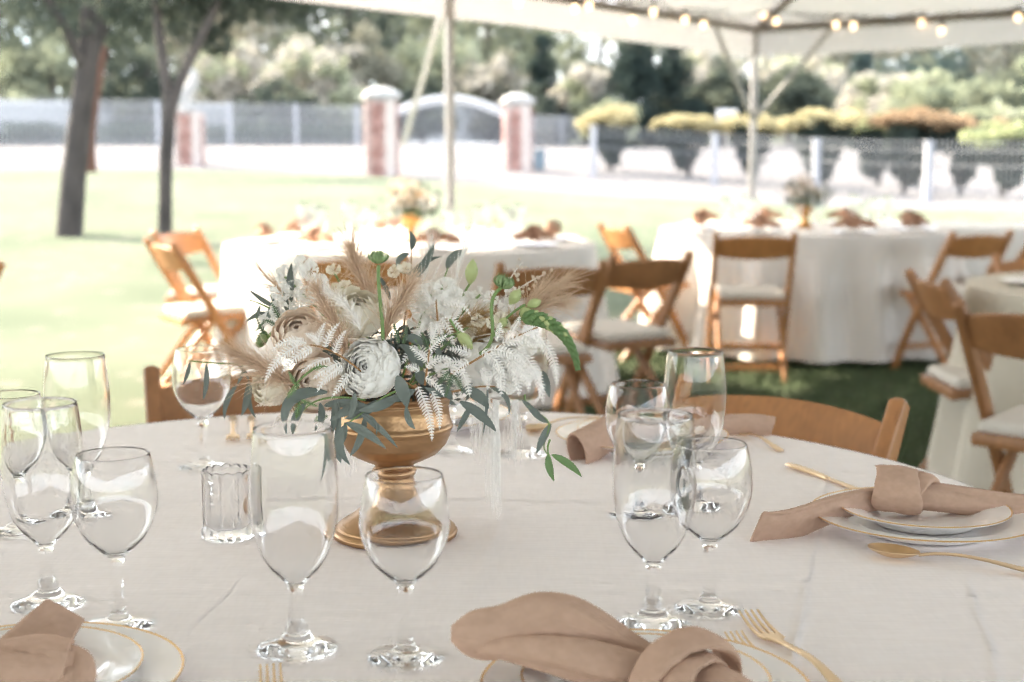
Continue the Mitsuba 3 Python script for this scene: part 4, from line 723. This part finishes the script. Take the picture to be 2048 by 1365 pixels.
# plumes of dried grass
def plume(label, pts, spread, n, length, m='plume', seed=0, seg=5, thick=.00050, droop=.12):
    rg = np.random.default_rng(seed); c = spline(np.array(pts, float), 40); tan = unit(np.gradient(c, axis=0)); k = thing('grass_plume', label, 'dried grass')
    part(k, 'stem', shp(tube(c, np.linspace(.001, .0004, 40), 5), m, True))
    i = rg.integers(0, 38, n); t = i / 40; o = c[i]; d = unit(tan[i] + rg.normal(0, spread * 1.15, (n, 3))); L = 1.15 * length * rg.uniform(.35, 1.15, n) * (1.05 - .45 * t)
    V, F = [], []
    s = np.linspace(0, 1, seg)[None, :, None]; g = np.array([0, 0, -1.]) * droop; bendv = unit(rg.normal(size=(n, 3))) * .16
    pt = o[:, None] + d[:, None] * L[:, None, None] * s + (g + bendv)[:, None] * L[:, None, None] * s ** 2
    sd = unit(np.cross(d, rg.normal(size=(n, 3))))[:, None] * thick * (1.05 - s * .8)
    v = np.stack([pt - sd, pt + sd], 2).reshape(-1, 3); q_ = np.arange(n)[:, None] * seg * 2 + np.arange(seg - 1)[None] * 2; q_ = q_.reshape(-1, 1)
    part(k, 'bristles', shp((v, np.hstack([q_, q_ + 1, q_ + 3, q_ + 2])), m, False)); labels[k + '__bristles'] = {'kind': 'stuff'}
plume('tan plume rising at the top of the bouquet behind the cream rose', [P(745, 640, 1.60), P(732, 580, 1.61), P(712, 530, 1.62), P(700, 490, 1.62)], .46, 620, .052, seed=1)
plume('tan plume leaning left above the white fern', [P(695, 720, 1.51), P(675, 660, 1.51), P(650, 610, 1.51), P(630, 575, 1.51)], .34, 520, .042, seed=2)
plume('tan plume upright beside the green seed head', [P(770, 680, 1.51), P(785, 630, 1.51), P(808, 590, 1.515), P(822, 560, 1.52)], .36, 480, .042, seed=3)
plume('wispy tan plume spreading out at the far right of the bouquet', [P(1030, 640, 1.55), P(1070, 600, 1.55), P(1105, 575, 1.55), P(1125, 565, 1.55)], .26, 260, .05, seed=4)
plume('wispy tan plume drooping at the far right over the snapdragon', [P(1045, 640, 1.55), P(1090, 610, 1.55), P(1130, 605, 1.55)], .30, 240, .05, seed=14)
plume('long brush-like plume reaching left toward the lone wine glass', [P(590, 770, 1.52), P(545, 745, 1.52), P(505, 725, 1.53), P(465, 705, 1.53)], .30, 620, .052, seed=5)
plume('short brown plume at the right behind the pale buds', [P(890, 665, 1.55), P(930, 645, 1.55), P(960, 630, 1.55)], .4, 420, .032, 'plume_brown', seed=6)
plume('brown plume behind the hanging pale bud', [P(940, 690, 1.55), P(985, 660, 1.55), P(1030, 640, 1.55)], .38, 380, .032, 'plume_brown', seed=7)
plume('sparse tan wisps at the upper left edge of the bouquet', [P(600, 620, 1.62), P(560, 580, 1.62), P(520, 540, 1.62)], .22, 70, .05, seed=8)
plume('wispy white baby grass at the very top of the bouquet', [P(840, 600, 1.62), P(850, 540, 1.62), P(862, 490, 1.62)], .30, 60, .045, 'bleached', seed=9, thick=.0005, droop=-.2)
plume('pale threads standing right of the top leaves', [P(905, 600, 1.60), P(915, 550, 1.60), P(930, 500, 1.60)], .16, 40, .05, 'bleached', seed=10, thick=.0006, droop=-.2)
plume('white frothy plume over the cream rose', [P(720, 660, 1.495), P(690, 610, 1.50), P(650, 580, 1.51), P(625, 570, 1.52)], .3, 420, .02, 'bleached', seed=12, thick=.0005)
def threads(label, x, y0, y1, Y, n, wpx, seed):
    rg = np.random.default_rng(seed); ms = []
    for i in range(n):
        xx = x + rg.normal(0, wpx); ye = y0 + (y1 - y0) * rg.uniform(.45, 1); pts = [P(x + rg.normal(0, wpx * .6), y0, Y), P(xx + rg.normal(0, 3), (y0 + ye) / 2, Y + .004), P(xx, ye, Y + .006)]
        ms.append(loft(spline(pts, 12), np.linspace(.00042, .0002, 12), np.linspace(.00042, .0002, 12), [1, .2, .1], 4))
    k = thing('amaranth_tassel', label, 'flower'); part(k, 'threads', shp(cat(ms), 'bleached', False)); labels[k + '__threads'] = {'kind': 'stuff'}
threads('long white thread tassel hanging to the cloth right of the vase', 992, 800, 1045, 1.52, 46, 7, 1)
threads('shorter white thread tassel hanging close to the right of the vase', 966, 790, 935, 1.53, 60, 14, 2)
threads('white thread tassel hanging in front of the half-hidden goblet', 1030, 800, 935, 1.54, 26, 6, 3)
threads('white thread tassel hanging left of the vase behind the leaves', 700, 830, 960, 1.55, 22, 12, 4)

# blooms
def bloom(name, label, c, axis, R, m, layers, seed, open_=.9, ruffle=.06, wid=.95):
    rg = np.random.default_rng(seed); k = thing(name, label, 'flower'); axis = unit(axis); s = unit(np.cross(axis, [.2, .1, 1.])); t = np.cross(s, axis); B = np.stack([s, t, axis], 1)
    ga = 0
    for li, (fr, num, tip) in enumerate(layers):
        for j in range(num):
            ga += 2.399; az = ga + rg.normal(0, .15); r = R * fr * rg.uniform(.95, 1.05)
            u, v = np.meshgrid(np.linspace(-1, 1, 11), np.linspace(0, 1, 12)); tp_ = tip * rg.uniform(.9, 1.12)
            pa = np.pi * .93 + (tp_ - np.pi * .93) * v; w = wid * (np.sin(np.pi * (v * .62 + .12)) ** .7) * (1 + .25 * (num < 4))
            rad = r * (1 + .10 * fr * v ** 4 * open_ + ruffle * fr * (np.sin(u * 5 + rg.uniform(0, 6)) * v ** 3 + .6 * np.sin(u * 11 + rg.uniform(0, 6)) * v ** 5))
            pa = pa - .10 * (1 - u ** 2) * v ** 2 + .05 * np.sin(u * 6 + j) * v ** 3
            an = az + u * w / np.maximum(np.sin(np.clip(pa, .35, 2.8)), .4) * .75
            X = np.stack([rad * np.sin(pa) * np.cos(an), rad * np.sin(pa) * np.sin(an), rad * np.cos(pa) * .88], -1)
            part(k, 'petal', shp(grid(X @ B.T + c), m, True))
    return k
RAN = [(.30, 4, .25), (.45, 5, .35), (.58, 6, .48), (.70, 7, .62), (.80, 7, .75), (.89, 8, .9), (.96, 8, 1.1), (1.02, 7, 1.35)]
ROSE = [(.35, 3, .15), (.52, 4, .28), (.68, 4, .45), (.82, 5, .62), (.95, 5, .85), (1.05, 5, 1.15)]
bloom('ranunculus', 'big white ranunculus at the front centre of the bouquet', P(742, 738, 1.495), (-.45, -.85, .3), 57 / PXM, 'petal_white', RAN, 1, ruffle=.05)
bloom('rose', 'creamy white rose above the ranunculus', P(716, 628, 1.55), (.1, -.55, .8), 52 / PXM, 'petal_cream', ROSE, 2, ruffle=.03)
bloom('rose', 'blush rose at the left behind the white fern', P(600, 672, 1.54), (-.2, -.6, .75), 52 / PXM, 'petal_blush', ROSE, 3, ruffle=.03)
bloom('rose', 'tan rose under the left white fern', P(630, 765, 1.53), (-.4, -.8, .2), 56 / PXM, 'petal_blush', ROSE, 4, ruffle=.03)
bloom('rose', 'white bloom half hidden under the right fern', P(985, 735, 1.54), (.2, -.9, .3), 62 / PXM, 'petal_white', ROSE, 5, ruffle=.06)
bloom('rose', 'cream bloom low at the left behind the tall goblet', P(545, 770, 1.57), (-.5, -.7, .3), 40 / PXM, 'petal_cream', ROSE, 6, ruffle=.05)
def floret_cluster(name, label, spots, r, m, seed, Y):
    rg = np.random.default_rng(seed); k = thing(name, label, 'flower')
    part(k, 'stem', shp(tube([P(spots[0][0], spots[0][1], Y), P((spots[0][0] + 790) / 2, (spots[0][1] + 780) / 2, Y), P(790, 820, VY)], .0013, 6, 12), 'stem_green', True))
    for x, y in spots:
        c = P(x, y, Y + rg.normal(0, .008)); ax = unit(np.array([rg.normal(0, .5), -1, .5 + rg.normal(0, .4)])); s = unit(np.cross(ax, [.3, .1, 1])); t = np.cross(s, ax); ms = []
        for j in range(13):
            a0 = j * 2.4 + rg.normal(0, .2); u, v = np.meshgrid(np.linspace(-1, 1, 7), np.linspace(0, 1, 7)); rr = r * v * rg.uniform(.8, 1.1); an = a0 + u * .40 * (.35 + .65 * v) + .15 * np.sin(v * 5 + j)
            h = r * (.15 + .5 * v ** 1.3 * (1 - j / 15) * 1.3 + .16 * np.sin(u * 6 + j) * v + .1 * np.cos(u * 13 + 2 * j) * v ** 2)
            X = (rr * np.cos(an))[..., None] * s + (rr * np.sin(an))[..., None] * t + h[..., None] * ax; ms.append(grid(X + c))
        part(k, 'floret', shp(cat(ms), m, True))
floret_cluster('stock_flower', 'white ruffled stock flowers at the upper left of the bouquet', [(570, 555), (596, 532), (622, 545), (588, 582), (614, 590), (565, 590), (560, 615), (600, 610), (640, 570), (545, 640)], 22 / PXM, 'petal_white', 1, 1.60)
floret_cluster('stock_flower', 'white ruffled flowers at the upper centre right', [(862, 590), (885, 615), (850, 625), (905, 600), (870, 640), (835, 600), (890, 580), (840, 655)], 24 / PXM, 'petal_white', 2, 1.56)
floret_cluster('stock_flower', 'white frothy flowers at the right behind the curved green stem', [(960, 590), (985, 600), (1010, 610), (975, 620), (1000, 635), (940, 600), (1020, 590)], 17 / PXM, 'petal_white', 3, 1.57)
floret_cluster('stock_flower', 'cream florets between the two tall tan plumes', [(668, 545), (690, 575), (668, 580), (790, 545), (810, 540)], 15 / PXM, 'petal_cream', 4, 1.62)
floret_cluster('stock_flower', 'pale yellow-green florets beside the brown plumes', [(935, 655), (955, 645), (985, 650), (1000, 640), (930, 672), (1005, 655), (950, 668)], 15 / PXM, 'petal_cream', 6, 1.54)
floret_cluster('stock_flower', 'white filler flowers deep under the right fern', [(900, 735), (930, 760), (960, 775), (1010, 770), (1040, 760), (1030, 720), (1055, 700)], 22 / PXM, 'petal_white', 8, 1.525)
def bud(c, d, L, r, m): 
    t = np.linspace(0, 1, 12); return shp(loft(c + np.outer(t * L, unit(d)), r * (np.sin(np.pi * (t * .9 + .06)) ** .8), r * (np.sin(np.pi * (t * .9 + .06)) ** .8), [.3, .9, .2], 10), m, True)
def budded(label, stem, buds, Y, name='lisianthus_bud', stem_r=.0014):
    k = thing(name, label, 'flower bud'); part(k, 'stem', shp(tube([P(x, y, Y) for x, y in stem], stem_r, 7, 20), 'stem_green', True))
    for x0, y0, x1, y1, w, m in buds:
        a, b = P(x0, y0, Y), P(x1, y1, Y); part(k, 'bud', bud(a, b - a, np.linalg.norm(b - a), w / PXM, m))
        for i in range(3): part(k, 'sepal', shp(leaf_mesh(a, a + (b - a) * .62 + np.array([(i - 1) * w * .9, -w * .5, 0]) / PXM, 3.2 / PXM, (0, -.001, 0)), 'green_leaf', True))
    return k
budded('closed greenish lisianthus bud rising at the upper right of the bouquet', [(925, 620), (928, 590), (940, 568)], [(940, 568, 946, 520, 13, 'pale_green')], 1.58)
budded('half-open pale bud hanging below the brown plume', [(900, 640), (910, 655), (920, 668)], [(916, 664, 944, 698, 12, 'pale_green')], 1.51)
budded('pale rounded buds at the right in front of the wispy plume', [(980, 690), (1010, 640), (1050, 610)], [(1020, 608, 1040, 580, 12, 'pale_green'), (1055, 612, 1082, 602, 10, 'pale_green'), (1040, 632, 1060, 618, 12, 'pale_green'), (1000, 655, 1012, 636, 10, 'pale_green')], 1.535)
# snapdragon tip
sk = thing('snapdragon', 'curved green snapdragon tip drooping at the right end of the bouquet', 'flower'); sc_ = spline([P(1035, 640, 1.53), P(1070, 638, 1.525), P(1110, 655, 1.52), P(1140, 690, 1.52), P(1155, 735, 1.52)], 30)
part(sk, 'stem', shp(tube(sc_, np.linspace(.002, .0008, 30), 7), 'stem_green', True)); st_ = unit(np.gradient(sc_, axis=0))
for i in range(2, 30):
    for j in range(4):
        a = i * 2.1 + j * 1.57; s = unit(np.cross(st_[i], [0, 1, .2])); t = np.cross(s, st_[i]); d = unit(s * math.cos(a) + t * math.sin(a) + st_[i] * 1.1); rr = (1.15 - i / 38)
        part(sk, 'bud', bud(sc_[i], d, .0125 * rr, .0036 * rr, 'pale_green' if i < 18 and (i * 7 + j * 3) % 9 < 2 else 'green_leaf'))
def seedhead(label, stem, c, R, Y, seed):
    rg = np.random.default_rng(seed); k = thing('seed_head', label, 'seed head'); part(k, 'stem', shp(tube([P(x, y, Y) for x, y in stem], .0019, 8, 24), 'stem_green', True))
    cc_ = P(*c, Y); ax = unit(P(*stem[-1], Y) - P(*stem[-2], Y)) * .5 + [0, -.1, .5]
    for i in range(46):
        a, f = i * 2.4, math.sqrt((i + 1) / 46); u_ = unit(ax); s = unit(np.cross(u_, [0, 1, .2])); t = np.cross(s, u_); o = s * math.cos(a) + t * math.sin(a); b0 = cc_ - u_ * R * .8
        tipp = cc_ + o * R * f * rg.uniform(.75, 1.05) + u_ * R * rg.uniform(.25, .6) * (1.3 - .5 * f)
        part(k, 'bract', shp(leaf_mesh(b0 + o * R * .12, tipp, R * .15, o * R * .55 * f, -o + rg.normal(0, .3, 3)), 'stem_bract', True))
scene['stem_bract'] = two(prin((.24, .34, .16), .5))
seedhead('tall green seed head on a straight stem at the top of the bouquet', [(766, 680), (762, 620), (757, 560), (757, 532)], (757, 512), 19 / PXM, 1.50, 1)
seedhead('green seed head on a curved stem at the right of the bouquet', [(960, 708), (985, 650), (985, 600), (1004, 575)], (1010, 562), 20 / PXM, 1.51, 2)
seedhead('small green calyx on a dark stem at the left end of the bouquet', [(610, 640), (560, 655), (535, 675)], (522, 678), 17 / PXM, 1.56, 3)
bk = thing('berry_spray', 'spray of tiny bleached berries at the upper right of the bouquet', 'berries'); part(bk, 'stem', shp(tube([P(1010, 600, 1.57), P(1050, 570, 1.57), P(1092, 548, 1.57)], .0007, 5, 12), 'bleached', True)); part(bk, 'stem', shp(tube([P(1010, 600, 1.57), P(1020, 560, 1.57), P(1045, 525, 1.57)], .0007, 5, 12), 'bleached', True))
bs = trimesh.creation.icosphere(1, 1.); rg = np.random.default_rng(5)
for t in np.linspace(.25, 1, 16):
    for ex, ey in ((1092, 548), (1045, 525)):
        c = P(1010 + (ex - 1010) * t + rg.normal(0, 6), 600 + (ey - 600) * t + rg.normal(0, 6), 1.57 + rg.normal(0, .003)); b_ = bs.copy(); b_.apply_scale(rg.uniform(.0014, .0023)); b_.apply_translation(c); part(bk, 'berry', shp(b_, 'bleached_tan', True))
# foliage mass that fills the bowl, behind the blooms
fm = quads(blob_points(np.random.default_rng(3), 1700, np.array([P(790, 790, 1.60), P(700, 760, 1.60), P(900, 760, 1.60), P(800, 700, 1.60), P(650, 720, 1.61), P(960, 720, 1.60), P(860, 690, 1.59)]), np.repeat(np.array([[.040, .03, .026]]), 7, 0)), .014, np.random.default_rng(4), aspect=.3)
single('filler_foliage', 'dark filler leaves packed inside the bouquet', 'foliage', shp(fm, 'eucalyptus', False), kind='stuff')

# ---------------------------------------------------------------- what stands on the far tables
vase_f = [('bowl', shp(lathe(vv * [1.0, 1.15], 32), 'gold_far', 60))]
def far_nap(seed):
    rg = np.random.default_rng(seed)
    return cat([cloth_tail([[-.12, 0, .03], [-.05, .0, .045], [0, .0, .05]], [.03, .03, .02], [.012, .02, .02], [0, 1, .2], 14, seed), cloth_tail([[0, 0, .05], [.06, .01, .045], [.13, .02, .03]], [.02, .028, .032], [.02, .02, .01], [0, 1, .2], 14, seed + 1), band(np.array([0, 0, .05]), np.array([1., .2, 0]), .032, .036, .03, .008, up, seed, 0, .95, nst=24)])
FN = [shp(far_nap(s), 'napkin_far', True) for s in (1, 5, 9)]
def far_table(c, R, nm, n, seed, dgl=.14):
    rg = np.random.default_rng(seed)
    place(vase_f, 'compote_vase', 'gold vase in the middle of ' + nm, 'vase', mat((c[0], c[1], TABLE + .003), 0, .82))
    fk = thing('bouquet', 'bouquet of dried and green stems in the gold vase of ' + nm, 'bouquet'); top = np.array([c[0], c[1], TABLE + .15])
    for nme, m, off, rad, cnt, sz in (('foliage', 'dark_green_leaf', (.02, 0, .03), (.12, .10, .045), 420, .045), ('plumes', 'plume', (-.03, 0, .10), (.10, .08, .09), 300, .03), ('blooms', 'petal_white', (.02, -.04, .06), (.13, .08, .06), 170, .04), ('sprays', 'eucalyptus', (.0, 0, .07), (.17, .12, .10), 150, .05), ('dried_sprigs', 'plume_brown', (.02, -.03, .06), (.09, .08, .06), 130, .035)):
        part(fk, nme, shp(quads(blob_points(rg, cnt, np.array([top + off]), np.array([rad]), .3), sz, rg, .4, .35), m, False)); labels[fk + '__' + nme] = {'kind': 'stuff'}
    sides = ['right', 'back right', 'back', 'back left', 'left', 'front left', 'front', 'front right']
    for i in range(n):
        a = i / n * 2 * np.pi + .2; at_ = f', at its {sides[i]}'; d = np.array([math.cos(a), math.sin(a)]); q_ = c + d * (R - .2)
        place(plate_far, 'dinner_plate', 'white plate under a knotted napkin on ' + nm + at_, 'plate', mat((q_[0], q_[1], TABLE + .003)), 'plates on ' + nm)
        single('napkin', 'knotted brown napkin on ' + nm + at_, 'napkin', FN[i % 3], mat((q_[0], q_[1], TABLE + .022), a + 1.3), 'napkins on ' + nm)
        for o, (nm2, s_, ct) in zip((-.17, .17), (('water_goblet', gob_f, 'goblet'), ('wine_glass', wine_f, 'wine glass'))):
            a2 = a + o * 1.6; g_ = c + np.array([math.cos(a2), math.sin(a2)]) * (R - .40); single(nm2, f'empty {ct} on ' + nm + at_, ct, s_, mat((g_[0], g_[1], TABLE + .004)), f'{ct} set on ' + nm)
plate_far = [('dish', shp(lathe(np.array([(.0001, .003), (.08, .002), (.13, .014), (.135, .017), (.13, .018), (.085, .007), (.0001, .006)]), 32), 'porcelain', 40))]
far_table(MT, MR, 'the half-sunlit round table', 8, 41); far_table(RT, RR, 'the back right round table', 8, 42)
for i, a in enumerate((2.2, 3.0, 3.9)):
    q_ = ET + np.array([math.cos(a), math.sin(a)]) * .62
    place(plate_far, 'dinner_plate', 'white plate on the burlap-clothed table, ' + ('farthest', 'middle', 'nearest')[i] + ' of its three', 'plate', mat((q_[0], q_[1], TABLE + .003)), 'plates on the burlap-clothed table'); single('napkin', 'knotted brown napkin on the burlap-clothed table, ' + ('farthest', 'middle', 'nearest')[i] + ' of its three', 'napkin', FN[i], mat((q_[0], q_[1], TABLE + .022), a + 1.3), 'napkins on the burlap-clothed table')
